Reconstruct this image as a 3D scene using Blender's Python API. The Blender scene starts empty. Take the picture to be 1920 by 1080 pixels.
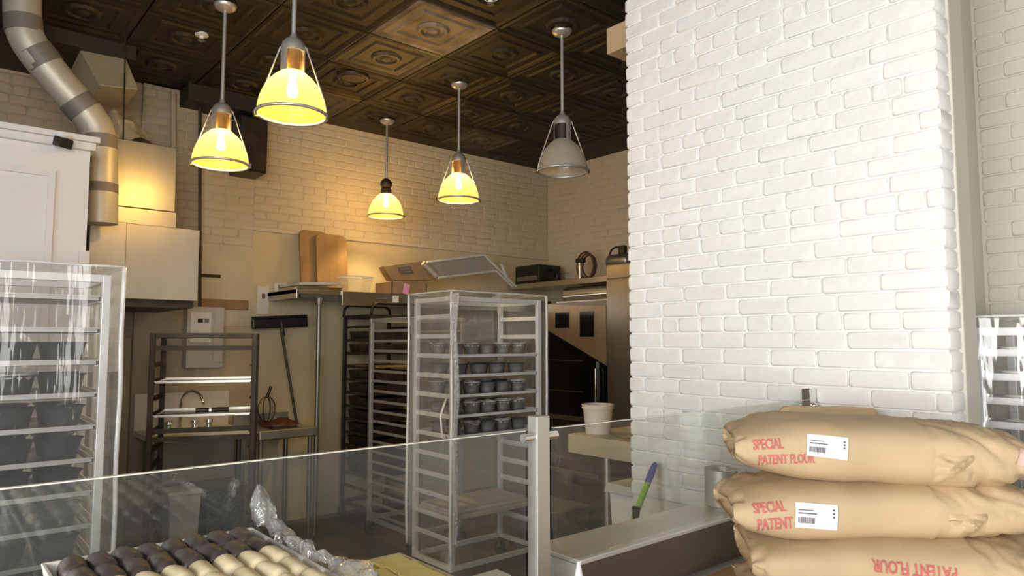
import bpy, bmesh, math, random
from mathutils import Vector, Matrix, noise
from mathutils.bvhtree import BVHTree
random.seed(7); noise.seed_set(7)
S = bpy.context.scene
COL = S.collection
PI = math.pi
# ------------------------------------------------------------------ camera
FPX, HOR = 1310.0, 640.0
PITCH = math.atan((HOR-540)/FPX); YAW = math.radians(40.4)
FH = Vector((math.sin(YAW), math.cos(YAW), 0)); RT = Vector((math.cos(YAW), -math.sin(YAW), 0))
FC = FH*math.cos(PITCH)+Vector((0, 0, math.sin(PITCH))); UP = -FH*math.sin(PITCH)+Vector((0, 0, math.cos(PITCH)))
EYE = Vector((0, 0, 1.48))
cd = bpy.data.cameras.new('camera'); cam = bpy.data.objects.new('camera', cd); COL.objects.link(cam)
cd.sensor_width = 36; cd.lens = 36*FPX/1920; cd.clip_start = 0.02
m = Matrix((RT, UP, -FC)).transposed().to_4x4(); m.translation = EYE
cam.matrix_world = m; S.camera = cam

def on(px, py, X=None, Y=None, Z=None):
    d = FC+RT*((px-960)/FPX)-UP*((py-540)/FPX)
    if X is not None: t = (X-EYE.x)/d.x
    elif Y is not None: t = (Y-EYE.y)/d.y
    else: t = (Z-EYE.z)/d.z
    return EYE+d*t
# ------------------------------------------------------------------ world, light, exposure
W = bpy.data.worlds.new('world'); S.world = W; W.use_nodes = True
W.node_tree.nodes['Background'].inputs[0].default_value = (0.85, 0.92, 1.0, 1)
W.node_tree.nodes['Background'].inputs[1].default_value = 0.9
S.view_settings.view_transform = 'Standard'; S.view_settings.look = 'None'
S.view_settings.gamma = 1.0; S.view_settings.exposure = 0.22; S.view_settings.use_curve_mapping = False
try: S.cycles.transparent_max_bounces = 32
except Exception: pass

def area(name, loc, rot, sx, sy, power, col, spread=PI):
    l = bpy.data.lights.new(name, 'AREA'); l.shape = 'RECTANGLE'; l.size = sx; l.size_y = sy; l.energy = power; l.color = col; l.spread = spread
    o = bpy.data.objects.new(name, l); COL.objects.link(o); o.location = loc; o.rotation_euler = rot
    return o
# daylight that comes in through the shop windows (left wall and street front)
area('daylight_side', (-2.92, -0.7, 1.50), (0, -PI/2, 0), 2.1, 4.0, 132, (1.0, 0.985, 0.965), math.radians(112))
area('daylight_front', (-1.5, -2.92, 1.85), (PI/2, 0, 0), 2.5, 2.3, 80, (1.0, 0.97, 0.94), math.radians(120))

# ------------------------------------------------------------------ materials
def mat(name, col, rough=.6, metal=0., var=.0, vscale=6., bump=0., bscale=40., stretch=(1, 1, 1), spec=.5, col2=None):
    m = bpy.data.materials.new(name); m.use_nodes = True
    nt = m.node_tree; b = nt.nodes['Principled BSDF']
    b.inputs['Base Color'].default_value = (*col, 1); b.inputs['Roughness'].default_value = rough
    b.inputs['Metallic'].default_value = metal; b.inputs['Specular IOR Level'].default_value = spec
    tc = nt.nodes.new('ShaderNodeTexCoord'); mp = nt.nodes.new('ShaderNodeMapping'); mp.inputs['Scale'].default_value = stretch
    nt.links.new(tc.outputs['Object'], mp.inputs[0])
    n = nt.nodes.new('ShaderNodeTexNoise'); n.inputs['Scale'].default_value = vscale; n.inputs['Detail'].default_value = 5
    nt.links.new(mp.outputs[0], n.inputs['Vector'])
    if var or col2:
        r = nt.nodes.new('ShaderNodeValToRGB')
        a = col2 if col2 else tuple(max(0, c*(1-var)) for c in col)
        r.color_ramp.elements[0].color = (*a, 1); r.color_ramp.elements[0].position = .32
        r.color_ramp.elements[1].color = (*(col if col2 else tuple(min(1, c*(1+var*.5)) for c in col)), 1); r.color_ramp.elements[1].position = .68
        nt.links.new(n.outputs['Fac'], r.inputs[0]); nt.links.new(r.outputs[0], b.inputs['Base Color'])
    if bump:
        n2 = nt.nodes.new('ShaderNodeTexNoise'); n2.inputs['Scale'].default_value = bscale; n2.inputs['Detail'].default_value = 4
        nt.links.new(mp.outputs[0], n2.inputs['Vector'])
        bp = nt.nodes.new('ShaderNodeBump'); bp.inputs['Strength'].default_value = bump; bp.inputs['Distance'].default_value = .01
        nt.links.new(n2.outputs['Fac'], bp.inputs['Height']); nt.links.new(bp.outputs[0], b.inputs['Normal'])
    return m

M = {}
M['white_paint'] = mat('white_brick_paint', (.80, .79, .765), .55, var=.05, vscale=9, bump=.35, bscale=28)
M['cream_paint'] = mat('cream_brick_paint', (.66, .58, .43), .6, var=.14, vscale=3, bump=.3, bscale=25)
M['grime_paint'] = mat('grimy_cream_paint', (.52, .46, .36), .7, col2=(.33, .27, .19), vscale=2.2, bump=.3, bscale=25, stretch=(1, 1, .5))
M['plaster'] = mat('smooth_cream_plaster', (.64, .55, .36), .65, var=.12, vscale=1.7, bump=.1, bscale=15)
M['beige_plaster'] = mat('beige_plaster', (.63, .60, .52), .65, var=.06, vscale=2, bump=.1, bscale=15)
M['tin'] = mat('dark_tin', (.025, .019, .011), .55, .12, var=.5, vscale=5, bump=.2, bscale=20)
M['tin_pale'] = mat('pale_tin', (.30, .25, .20), .5, .2, col2=(.10, .08, .06), vscale=5, bump=.2, bscale=20)
M['tin_mid'] = mat('faded_tin', (.10, .08, .06), .5, .15, col2=(.04, .03, .02), vscale=5, bump=.2, bscale=20)
M['tin_dark'] = mat('ceiling_grid', (.03, .022, .014), .6, .2)
M['floor'] = mat('dark_quarry_floor', (.085, .070, .055), .45, col2=(.05, .042, .034), vscale=7, bump=.15, bscale=60)
M['door_white'] = mat('white_cabinet_paint', (.80, .765, .74), .4, var=.03, vscale=2)
M['steel'] = mat('brushed_steel', (.60, .57, .52), .32, 1., var=.12, vscale=3, bump=.05, bscale=150, stretch=(1, 1, .06))
M['hood_steel'] = mat('hood_steel', (.56, .53, .46), .33, .9, var=.10, vscale=2, stretch=(3, 3, .4))
M['ledge_steel'] = mat('pale_satin_steel', (.66, .64, .60), .4, .45, var=.06, vscale=3)
M['apron_steel'] = mat('steel_painted_reflection', (.20, .165, .13), .35, .6, var=.1, vscale=2)  # dark brown reflection on the apron is put into the steel colour
M['dull_steel'] = mat('dull_steel', (.34, .33, .31), .42, .9, var=.2, vscale=3)
M['chrome'] = mat('chrome', (.78, .77, .75), .14, 1.)
M['nickel'] = mat('satin_nickel', (.62, .60, .57), .38, .7)
M['alu'] = mat('aluminium', (.76, .76, .75), .4, .3, var=.08, vscale=8)
M['alu_dull'] = mat('dull_aluminium', (.50, .49, .47), .45, .55, var=.12, vscale=8)
M['bronze'] = mat('dark_bronze_steel', (.055, .042, .032), .5, .5, var=.4, vscale=8)
M['black'] = mat('black_plastic', (.012, .012, .012), .4, var=.2, vscale=9)
M['black_glass'] = mat('black_oven_glass', (.006, .006, .006), .12)
M['pot'] = mat('grey_pot_metal', (.20, .195, .19), .5, .3, var=.25, vscale=14)
M['pot_dark'] = mat('dark_mould_metal', (.034, .032, .033), .38, .3, var=.3, vscale=14)
M['paper'] = mat('white_paper', (.82, .81, .80), .7, var=.03)
M['parchment'] = mat('parchment', (.42, .40, .36), .7, var=.08)
M['wood'] = mat('pale_board_wood', (.34, .205, .09), .6, var=.28, vscale=5, stretch=(1, 1, .12), bump=.1)
M['wood_grey'] = mat('weathered_board_wood', (.40, .33, .28), .7, var=.3, vscale=9, stretch=(.2, 2, 2), bump=.15)
M['table_wood'] = mat('table_wood', (.42, .24, .09), .5, var=.28, vscale=6, stretch=(.3, 3, 1), bump=.05)
M['block_wood'] = mat('maple_block', (.62, .52, .36), .5, var=.16, vscale=6, stretch=(3, .3, 1))
M['kraft'] = mat('kraft_paper', (.52, .385, .225), .72, var=.08, vscale=5, bump=.12, bscale=45)
M['cardboard'] = mat('cardboard', (.30, .205, .125), .8, var=.12)
M['red_ink'] = mat('red_ink', (.56, .13, .12), .7, var=.2, vscale=60)
M['pink_ink'] = mat('pink_seal', (.75, .50, .40), .7, var=.25, vscale=50)
M['ink'] = mat('dark_ink', (.10, .10, .12), .7)
M['choc'] = mat('chocolate', (.075, .056, .052), .38, var=.3, vscale=20, bump=.15, bscale=60)
M['cream'] = mat('cream_icing', (.83, .72, .46), .5, var=.06, vscale=14, bump=.08, bscale=30)
M['cream_end'] = mat('pale_sponge', (.78, .62, .48), .7, var=.15, vscale=40)
M['filling'] = mat('dark_filling', (.08, .03, .025), .5)
M['yellow'] = mat('yellow_pastry', (.74, .62, .22), .55, var=.12, vscale=14, bump=.1)
M['tray_white'] = mat('white_tray', (.80, .77, .71), .5, var=.04)
M['plastic_white'] = mat('white_plastic', (.80, .80, .80), .4, var=.03)
M['tub'] = mat('cream_tub_plastic', (.80, .72, .60), .45, var=.03)
M['green'] = mat('green_plastic', (.28, .58, .05), .35)
M['blue'] = mat('blue_plastic', (.07, .09, .42), .35)
M['brown_hose'] = mat('brown_hose', (.12, .055, .035), .5)
M['pink'] = mat('pink_note', (.78, .38, .66), .6)
M['tape'] = mat('grey_duct_tape', (.20, .185, .165), .55, .2)
M['duct'] = mat('galvanised_duct', (.56, .53, .45), .45, .35, var=.08, vscale=4)
M['foil'] = mat('crumpled_foil', (.68, .60, .42), .4, .45, bump=.5, bscale=14)
M['red_cloth'] = mat('dark_red_cloth', (.10, .022, .015), .8, var=.4)
M['panel_grey'] = mat('grey_box_paint', (.55, .55, .53), .5, var=.06)
M['fascia_tan'] = mat('tan_fascia_steel', (.50, .40, .27), .38, .6, var=.08)
M['soffit'] = mat('tan_soffit', (.62, .46, .28), .6, var=.06)
M['amber'] = mat('amber_socket', (.32, .17, .04), .45, .3)
M['speck'] = mat('speckled_crate', (.09, .09, .085), .6, var=.6, vscale=60)

def film_mat(name, haze, gl, rough, bscale, tint=(.97, .97, .97), bump=.5, stretch=(1, 1, .25)):
    m = bpy.data.materials.new(name); m.use_nodes = True; nt = m.node_tree
    for n in list(nt.nodes):
        if n.type != 'OUTPUT_MATERIAL': nt.nodes.remove(n)
    out = nt.nodes['Material Output']
    tr = nt.nodes.new('ShaderNodeBsdfTransparent'); tr.inputs[0].default_value = (*tint, 1)
    df = nt.nodes.new('ShaderNodeBsdfDiffuse'); df.inputs[0].default_value = (.85, .85, .86, 1)
    g = nt.nodes.new('ShaderNodeBsdfGlossy'); g.inputs['Roughness'].default_value = rough; g.inputs[0].default_value = (1, 1, 1, 1)
    m1 = nt.nodes.new('ShaderNodeMixShader'); m1.inputs[0].default_value = haze
    nt.links.new(tr.outputs[0], m1.inputs[1]); nt.links.new(df.outputs[0], m1.inputs[2])
    fr = nt.nodes.new('ShaderNodeFresnel'); ge = nt.nodes.new('ShaderNodeNewGeometry')
    mr = nt.nodes.new('ShaderNodeMapRange'); mr.inputs['To Min'].default_value = 1.45; mr.inputs['To Max'].default_value = 1/1.45
    nt.links.new(ge.outputs['Backfacing'], mr.inputs['Value']); nt.links.new(mr.outputs[0], fr.inputs[0])
    mu = nt.nodes.new('ShaderNodeMath'); mu.operation = 'MULTIPLY'; mu.inputs[1].default_value = gl; mu.use_clamp = True
    nt.links.new(fr.outputs[0], mu.inputs[0])
    m2 = nt.nodes.new('ShaderNodeMixShader'); nt.links.new(mu.outputs[0], m2.inputs[0])
    nt.links.new(m1.outputs[0], m2.inputs[1]); nt.links.new(g.outputs[0], m2.inputs[2])
    if bump:
        tc = nt.nodes.new('ShaderNodeTexCoord'); mp = nt.nodes.new('ShaderNodeMapping'); mp.inputs['Scale'].default_value = stretch
        nt.links.new(tc.outputs['Object'], mp.inputs[0])
        n2 = nt.nodes.new('ShaderNodeTexNoise'); n2.inputs['Scale'].default_value = bscale; n2.inputs['Detail'].default_value = 3
        nt.links.new(mp.outputs[0], n2.inputs['Vector'])
        bp = nt.nodes.new('ShaderNodeBump'); bp.inputs['Strength'].default_value = bump; bp.inputs['Distance'].default_value = .05
        nt.links.new(n2.outputs['Fac'], bp.inputs['Height']); nt.links.new(bp.outputs[0], g.inputs['Normal'])
    nt.links.new(m2.outputs[0], out.inputs[0])
    return m
M['film'] = film_mat('clear_vinyl_cover', .085, 1.5, .10, 9)
M['film_hazy'] = film_mat('hazy_vinyl_cover', .085, .8, .06, 16, bump=.35, stretch=(1, 1, .12))
M['film_edge'] = film_mat('vinyl_seam', .68, 1.6, .2, 20)
M['wrap'] = film_mat('crumpled_wrap', .16, 2.2, .12, 30, stretch=(1, 1, 1))
M['tub_clear'] = film_mat('clear_tub_plastic', .16, 1.3, .15, 9, bump=0)
M['glass'] = film_mat('partition_glass', .02, 1.0, .01, 1, tint=(.90, .92, .90), bump=0)
M['glass_edge'] = mat('polished_glass_edge', (.72, .72, .64), .25, var=.05)

def shade_mat(name, col, lit):
    m = bpy.data.materials.new(name); m.use_nodes = True; nt = m.node_tree
    for n in list(nt.nodes):
        if n.type != 'OUTPUT_MATERIAL': nt.nodes.remove(n)
    out = nt.nodes['Material Output']
    tl = nt.nodes.new('ShaderNodeBsdfTranslucent'); tl.inputs[0].default_value = (*col, 1)
    df = nt.nodes.new('ShaderNodeBsdfDiffuse'); df.inputs[0].default_value = (*col, 1)
    tr = nt.nodes.new('ShaderNodeBsdfTransparent'); tr.inputs[0].default_value = (1, .92, .70, 1) if lit else (*col, 1)
    g = nt.nodes.new('ShaderNodeBsdfGlossy'); g.inputs['Roughness'].default_value = .15
    def mix(f, a, b):
        x = nt.nodes.new('ShaderNodeMixShader'); x.inputs[0].default_value = f
        nt.links.new(a.outputs[0], x.inputs[1]); nt.links.new(b.outputs[0], x.inputs[2]); return x
    s = mix(.35, tl, df); s = mix(.22 if lit else .16, s, tr); s = mix(.06, s, g)
    if lit:
        e = nt.nodes.new('ShaderNodeEmission'); e.inputs[0].default_value = (1, .70, .22, 1); e.inputs[1].default_value = lit
        a = nt.nodes.new('ShaderNodeAddShader'); nt.links.new(s.outputs[0], a.inputs[0]); nt.links.new(e.outputs[0], a.inputs[1]); s = a
    nt.links.new(s.outputs[0], out.inputs[0]); return m
M['shade_lit'] = shade_mat('lit_prismatic_shade', (.40, .262, .088), .05)
M['shade_off'] = shade_mat('unlit_prismatic_shade', (.80, .76, .68), 0)
def emis(name, col, s):
    m = bpy.data.materials.new(name); m.use_nodes = True; b = m.node_tree.nodes['Principled BSDF']
    b.inputs['Emission Color'].default_value = (*col, 1); b.inputs['Emission Strength'].default_value = s; return m
M['bulb'] = emis('glowing_bulb', (1, .85, .55), 8)
M['bulb_off'] = mat('unlit_bulb', (.7, .7, .68), .3)

# ------------------------------------------------------------------ mesh helpers
class MB:
    def __init__(s): s.v = []; s.f = []
    def add(s, v, f):
        k = len(s.v); s.v += [tuple(x) for x in v]; s.f += [tuple(i+k for i in q) for q in f]; return s
    def box(s, a, b, rot=None, piv=None):
        x0, y0, z0 = a; x1, y1, z1 = b
        v = [Vector(q) for q in ((x0, y0, z0), (x1, y0, z0), (x1, y1, z0), (x0, y1, z0), (x0, y0, z1), (x1, y0, z1), (x1, y1, z1), (x0, y1, z1))]
        if rot is not None:
            p = Vector(piv) if piv else (Vector(a)+Vector(b))/2
            v = [rot @ (q-p)+p for q in v]
        return s.add(v, [(0, 3, 2, 1), (4, 5, 6, 7), (0, 1, 5, 4), (1, 2, 6, 5), (2, 3, 7, 6), (3, 0, 4, 7)])
    def hexa(s, v):
        return s.add(v, [(0, 3, 2, 1), (4, 5, 6, 7), (0, 1, 5, 4), (1, 2, 6, 5), (2, 3, 7, 6), (3, 0, 4, 7)])
    def tube(s, pts, r, n=10, caps=True, closed=False):
        pts = [Vector(p) for p in pts]; rings = []
        rr = r if isinstance(r, (list, tuple)) else [r]*len(pts)
        up = None
        N = len(pts)
        for i, p in enumerate(pts):
            if closed: t = pts[(i+1) % N]-pts[i-1]
            else: t = pts[min(i+1, N-1)]-pts[max(i-1, 0)]
            t.normalize()
            if up is None: up = Vector((0, 0, 1)) if abs(t.z) < .9 else Vector((1, 0, 0))
            a = t.cross(up).normalized(); b = a.cross(t).normalized(); up = b
            rings.append([p+a*rr[i]*math.cos(2*PI*k/n)+b*rr[i]*math.sin(2*PI*k/n) for k in range(n)])
        v = [q for R_ in rings for q in R_]; f = []
        for i in range(N if closed else N-1):
            j = (i+1) % N
            for k in range(n): f.append((i*n+k, i*n+(k+1) % n, j*n+(k+1) % n, j*n+k))
        if caps and not closed: f.append(tuple(range(n))[::-1]); f.append(tuple((N-1)*n+k for k in range(n)))
        return s.add(v, f)
    def lathe(s, prof, c=(0, 0, 0), n=24, a0=0., a1=2*PI, cap0=False, cap1=False):
        full = abs(a1-a0-2*PI) < 1e-6; cnt = n if full else n+1; v = []; f = []
        for (r, z) in prof:
            for k in range(cnt):
                a = a0+(a1-a0)*k/n; v.append((c[0]+r*math.cos(a), c[1]+r*math.sin(a), c[2]+z))
        for i in range(len(prof)-1):
            for k in range(n):
                q = (k+1) % cnt if full else k+1
                f.append((i*cnt+k, i*cnt+q, (i+1)*cnt+q, (i+1)*cnt+k))
        if cap0: f.append(tuple(range(cnt))[::-1])
        if cap1: f.append(tuple((len(prof)-1)*cnt+k for k in range(cnt)))
        return s.add(v, f)
    def grid(s, fn, nu, nv):
        v = [fn(i/nu, j/nv) for i in range(nu+1) for j in range(nv+1)]
        f = [(i*(nv+1)+j, (i+1)*(nv+1)+j, (i+1)*(nv+1)+j+1, i*(nv+1)+j+1) for i in range(nu) for j in range(nv)]
        return s.add(v, f)
    def mesh(s, name, m, smooth=False):
        me = bpy.data.meshes.new(name); me.from_pydata(s.v, [], s.f); me.update()
        me.materials.append(M[m] if isinstance(m, str) else m)
        if smooth:
            for p in me.polygons: p.use_smooth = True
        return me
    def build(s, name, m, parent=None, smooth=False, bevel=0, loc=None):
        me = s.mesh(name, m, smooth); o = bpy.data.objects.new(name, me); COL.objects.link(o)
        if parent is not None: o.parent = parent
        if loc is not None: o.location = loc
        if bevel:
            b = o.modifiers.new('bevel', 'BEVEL'); b.width = bevel; b.segments = 2; b.limit_method = 'ANGLE'
        if smooth == 'auto': 
            try: me.set_sharp_from_angle(angle=math.radians(38))
            except Exception: pass
        return o
def link(name, me, parent=None, loc=(0, 0, 0), rz=0):
    o = bpy.data.objects.new(name, me); COL.objects.link(o); o.location = loc; o.rotation_euler[2] = rz
    if parent is not None: o.parent = parent
    return o
def tag(o, label, cat, group=None):
    o['label'] = label; o['category'] = cat
    if group: o['group'] = group
    return o
def thing(name, label, cat, loc=(0, 0, 0), rz=0, group=None):
    o = bpy.data.objects.new(name, None); COL.objects.link(o); o.location = loc; o.rotation_euler[2] = rz
    o.empty_display_size = .1
    return tag(o, label, cat, group)
def struct(o): o['kind'] = 'structure'; return o
def RX(a): return Matrix.Rotation(a, 3, 'X')
def RY(a): return Matrix.Rotation(a, 3, 'Y')
def RZ(a): return Matrix.Rotation(a, 3, 'Z')

# ------------------------------------------------------------------ room shell
HC = 3.4; YB = 5.70; XR = 5.38; XL = -3.0; YF = -3.0; XN = 3.44
struct(MB().box((XL, YF, -.1), (XR+.2, YB+.2, 0)).build('floor', 'floor'))
ceil = struct(MB().box((XL, YF, HC+.012), (XR+.2, YB+.2, HC+.15)).build('ceiling', 'tin_dark'))
# pressed tin tiles: square mouldings with a round boss
TS = .565
def tin_mesh(name, m):
    b = MB(); rings = [(.278, .012), (.278, -.004), (.262, -.010), (.246, -.004), (.232, .004), (.190, .004), (.178, -.007), (.164, -.007), (.150, .004)]
    v = []; f = []
    for h, z in rings: v += [(-h, -h, z), (h, -h, z), (h, h, z), (-h, h, z)]
    for i in range(len(rings)-1):
        for k in range(4): f.append((i*4+k, (i+1)*4+k, (i+1)*4+(k+1) % 4, i*4+(k+1) % 4))
    e = (len(rings)-1)*4; f.append((e, e+3, e+2, e+1)); b.add(v, f)
    b.lathe([(.105, .003), (.092, -.014), (.076, -.014), (.066, -.002), (.045, -.004), (.030, -.016), (.001, -.020)], n=16)
    return b.mesh(name, m)
tm = tin_mesh('tile', 'tin'); tmp = tin_mesh('tile_pale', 'tin_pale'); tmm = tin_mesh('tile_faded', 'tin_mid')
pale = {(0, 0)}; mid_pale = {(0, 3), (3, 3), (0, 1)}
for i in range(-7, 6):
    for j in range(-7, 5):
        x = 2.06+TS*(i+.5); y = 3.225+TS*(j+.5)
        if x+TS/2 > XR+.05 or y+TS/2 > YB+.28 or (x < .2 and y < 1.5): continue
        link('tile', tmp if (i, j) in pale else (tmm if (i, j) in mid_pale else tm), ceil, (x, y, HC))
wb = struct(MB().box((XL, YB, 0), (XR+.2, YB+.2, HC+.01)).build('wall_back', 'plaster'))
wr = struct(MB().box((XR, .95, 0), (XR+.2, YB, HC+.01)).build('wall_right', 'cream_paint'))
# left and street walls with real window openings
def wall_win(name, axis, pos, a0, a1, w0, w1, z0, z1, th):
    b = MB()
    def bx(u0, u1, q0, q1):
        if axis == 'x': b.box((pos, u0, q0), (pos+th, u1, q1))
        else: b.box((u0, pos, q0), (u1, pos+th, q1))
    bx(a0, w0, 0, HC); bx(w1, a1, 0, HC); bx(w0, w1, 0, z0); bx(w0, w1, z1, HC)
    return struct(b.build(name, 'beige_plaster'))
def window(name, axis, pos, w0, w1, z0, z1, n):
    b = MB(); g = MB()
    for k in range(n+1):
        u = w0+(w1-w0)*k/n
        if axis == 'x': b.box((pos-.03, u-.025, z0), (pos+.03, u+.025, z1))
        else: b.box((u-.025, pos-.03, z0), (u+.025, pos+.03, z1))
    for z in (z0+.025, z1-.025):
        if axis == 'x': b.box((pos-.03, w0, z-.025), (pos+.03, w1, z+.025))
        else: b.box((w0, pos-.03, z-.025), (w1, pos+.03, z+.025))
    o = struct(b.build(name, 'bronze'))
    for k in range(n):
        u0 = w0+(w1-w0)*k/n+.025; u1 = w0+(w1-w0)*(k+1)/n-.025
        p = MB()
        if axis == 'x': p.box((pos-.004, u0, z0+.05), (pos+.004, u1, z1-.05))
        else: p.box((u0, pos-.004, z0+.05), (u1, pos+.004, z1-.05))
        p.build('pane', 'glass', o)
    return o
wall_win('wall_left', 'x', XL-.2, YF, YB, -2.8, 1.4, .4, 2.6, .2)
wall_win('wall_front', 'y', YF-.2, XL, XN+.2, -2.8, -.2, .6, 3.05, .2)
window('window_1', 'x', XL-.1, -2.8, 1.4, .4, 2.6, 4)
window('window_2', 'y', YF-.1, -2.8, -.2, .6, 3.05, 3)

# ---- painted bricks
BC = {}
def brick_mesh(L, Hh, D, m, k, bev=.004):
    key = (round(L, 3), round(Hh, 3), round(D, 3), m, k)
    if key in BC: return BC[key]
    r = random.Random(int(L*1000)*31+k*977+int(D*1e4)); b = MB(); v = []
    def ring(ins, y):
        c = .006+ins*.6; x0 = -L/2+ins; x1 = L/2-ins; z0 = ins; z1 = Hh-ins
        return [(x0+c, y, z0), (x1-c, y, z0), (x1, y, z0+c), (x1, y, z1-c), (x1-c, y, z1), (x0+c, y, z1), (x0, y, z1-c), (x0, y, z0+c)]
    for ins, y in ((0, 0.), (0, -(D-bev*.8)), (bev*.8, -D), (bev*1.6, -D)):
        v += [(a+r.uniform(-.0018, .0018), q+r.uniform(-.0008, .0008), c+r.uniform(-.0018, .0018)) for a, q, c in ring(ins, y)]
    f = []
    for i in range(3):
        for q in range(8): f.append((i*8+q, i*8+(q+1) % 8, (i+1)*8+(q+1) % 8, (i+1)*8+q))
    f.append(tuple(24+q for q in range(8)))
    b.add(v, f); me = b.mesh('brick', m, True)
    try: me.set_sharp_from_angle(angle=math.radians(60))
    except Exception: pass
    BC[key] = me; return me
def bricks(parent, fn, rz, L, z0, z1, m, course=.0677, bl=.205, depth=.006, gap=.007, limit=300, end_depth=None, jit=.0014, seed=1, over=0.0):
    """lay courses over a wall; fn(u,z,out) gives the world place of a brick centre at its foot"""
    r = random.Random(seed); cnt = 0; rest = MB(); row = 0; z = z0
    while z+course*.6 < z1:
        u = -over; pend = []
        first = bl*.5 if row % 2 else bl
        if row % 6 == 5: lens = 'h'
        else: lens = 's'
        ln = first+r.uniform(-.012, .012)
        while u < L+over-.02:
            ln = min(ln, L+over-u)
            if L+over-u-ln < .05: ln = L+over-u
            pend.append((u, ln)); u += ln
            ln = (bl*.5 if lens == 'h' else bl)+r.uniform(-.012, .012)
        for q, (u0, l0) in enumerate(pend):
            e = end_depth if (end_depth and q in (0, len(pend)-1)) else depth
            out = r.uniform(-jit, jit)
            if r.random() < .06: out -= .003
            me = brick_mesh(round((l0-gap)/.006)*.006, course-gap, e, m, r.randrange(3))
            # bricks at the ends of the wall are deep, so that they start further inside it
            p = Vector(fn(u0+l0/2, z, out+depth-e))
            if cnt < limit:
                link('brick', me, parent, p, rz); cnt += 1
            else:
                mw = Matrix.Translation(p) @ Matrix.Rotation(rz, 4, 'Z')
                rest.add([mw @ x.co for x in me.vertices], [tuple(x.vertices) for x in me.polygons])
        z += course; row += 1
    if rest.v:
        o = rest.build('far_bricks', m, parent, True); o['kind'] = 'stuff'
# brick pillar: face looks to -x
XP = 2.56; PY0, PY1 = .806, 2.160
pil = struct(MB().box((XP+.008, PY0+.012, 0), (2.80, PY1-.012, HC)).build('wall_pillar', 'white_paint'))
bricks(pil, lambda u, z, o: (XP+.008-o, PY1-u, z), -PI/2, PY1-PY0, .776, HC, 'white_paint', depth=.008, end_depth=.105, seed=4, limit=300, bl=.2)
struct(MB().box((2.665, PY0-.004, 0), (2.80, PY0+.05, HC)).build('trim_1', 'beige_plaster', bevel=.006))
# corridor behind the pillar
wc = struct(MB().box((2.78, .95, 0), (XR, 1.15, HC)).build('wall_corridor', 'beige_plaster'))
wsd = struct(MB().box((XN, YF, 0), (XN+.2, .95, HC)).build('wall_side', 'beige_plaster'))
bricks(wsd, lambda u, z, o: (XN-o, .94-u, z), -PI/2, .62, .9, 3.3, 'beige_plaster', seed=9, limit=200)
struct(MB().box((2.92, .935, 1.52), (3.10, .95, 1.92)).build('trim_2', 'beige_plaster', bevel=.004))
# back wall: bricks above the ledge line, smooth plaster below
bricks(wb, lambda u, z, o: (2.06+u, YB-o, z), 0, XR-2.06, 2.42, HC-.01, 'cream_paint', seed=12, limit=300, depth=.006)
struct(MB().box((1.95, YB-.022, 2.385), (XR, YB, 2.42)).build('trim_3', 'cream_paint', bevel=.005))
bricks(wr, lambda u, z, o: (XR-o, 5.69-u, z), -PI/2, 1.45, 1.95, HC-.01, 'cream_paint', seed=15, limit=200, depth=.006)
# dirty brick strip and chase on the back wall near the hood
wg = struct(MB().box((1.20, YB-.06, 0), (1.62, YB, HC)).build('wall_chase', 'grime_paint'))
bricks(wg, lambda u, z, o: (1.20+u, YB-.06-o, z), 0, .42, 1.75, HC-.01, 'grime_paint', seed=18, limit=120, depth=.006)
wg2 = struct(MB().box((-1.2, YB-.02, 1.5), (1.20, YB, HC)).build('wall_grimy', 'grime_paint'))
bricks(wg2, lambda u, z, o: (0.2+u, YB-.02-o, z), 0, 1.0, 2.4, HC-.01, 'grime_paint', seed=19, limit=120, depth=.006)
wg3 = struct(MB().box((1.62, YB-.015, 1.6), (2.06, YB, HC)).build('wall_patch', 'cream_paint'))
bricks(wg3, lambda u, z, o: (1.62+u, YB-.015-o, z), 0, .44, 2.25, HC-.01, 'cream_paint', seed=21, limit=120, depth=.006)
# dark beams in the corner over the hood, tan soffit beside the pillar
struct(MB().box((.30, 4.95, 3.30), (1.0, 5.68, HC)).build('trim_4', 'tin_dark'))
struct(MB().box((1.45, 5.40, 3.27), (2.05, 5.68, HC)).build('trim_5', 'tin_dark'))
struct(MB().box((2.90, 2.20, 3.10), (3.6, 2.58, 3.25)).build('trim_6', 'soffit', bevel=.004))

# ------------------------------------------------------------------ counter, post, glass
GZ = 1.265; GY = 1.284
c = thing('steel_counter', 'brushed stainless steel counter ledge running from the glass post to the white brick pillar', 'counter', (1.9, 1.35, 0))
def loc(o): return Vector(o.location)
def part(parent, b, name, m, **k):
    inv = Matrix.Translation(parent.location) @ Matrix.Rotation(parent.rotation_euler[2], 4, 'Z')
    inv = inv.inverted(); b.v = [tuple(inv @ Vector(x)) for x in b.v]
    return b.build(name, m, parent, **k)
part(c, MB().box((1.305, 1.275, 0.0), (2.555, 1.44, .918)), 'body', 'dull_steel')
part(c, MB().box((1.30, 1.261, .918), (2.557, 1.447, .93)), 'worktop', 'ledge_steel', bevel=.003)
part(c, MB().box((1.302, 1.262, .80), (2.557, 1.275, .918)), 'apron', 'apron_steel')
part(c, MB().box((1.300, 1.268, .0), (1.306, 1.445, .917)), 'end_panel', 'ledge_steel')
c = thing('low_counter', 'low steel service counter under the long glass panel', 'counter', (.3, 1.35, 0))
part(c, MB().box((-1.2, 1.25, .0), (1.10, 1.42, .82)), 'body', 'dull_steel')
part(c, MB().box((-1.22, 1.235, .82), (1.11, 1.435, .86)), 'worktop', 'steel', bevel=.003)
ps = thing('glass_post', 'square brushed steel post clamping two glass panels on the counter', 'post', (1.178, GY, 0))
part(ps, MB().box((1.158, GY-.018, 0), (1.20, GY+.018, 1.297)), 'bar', 'nickel', bevel=.002)
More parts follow.
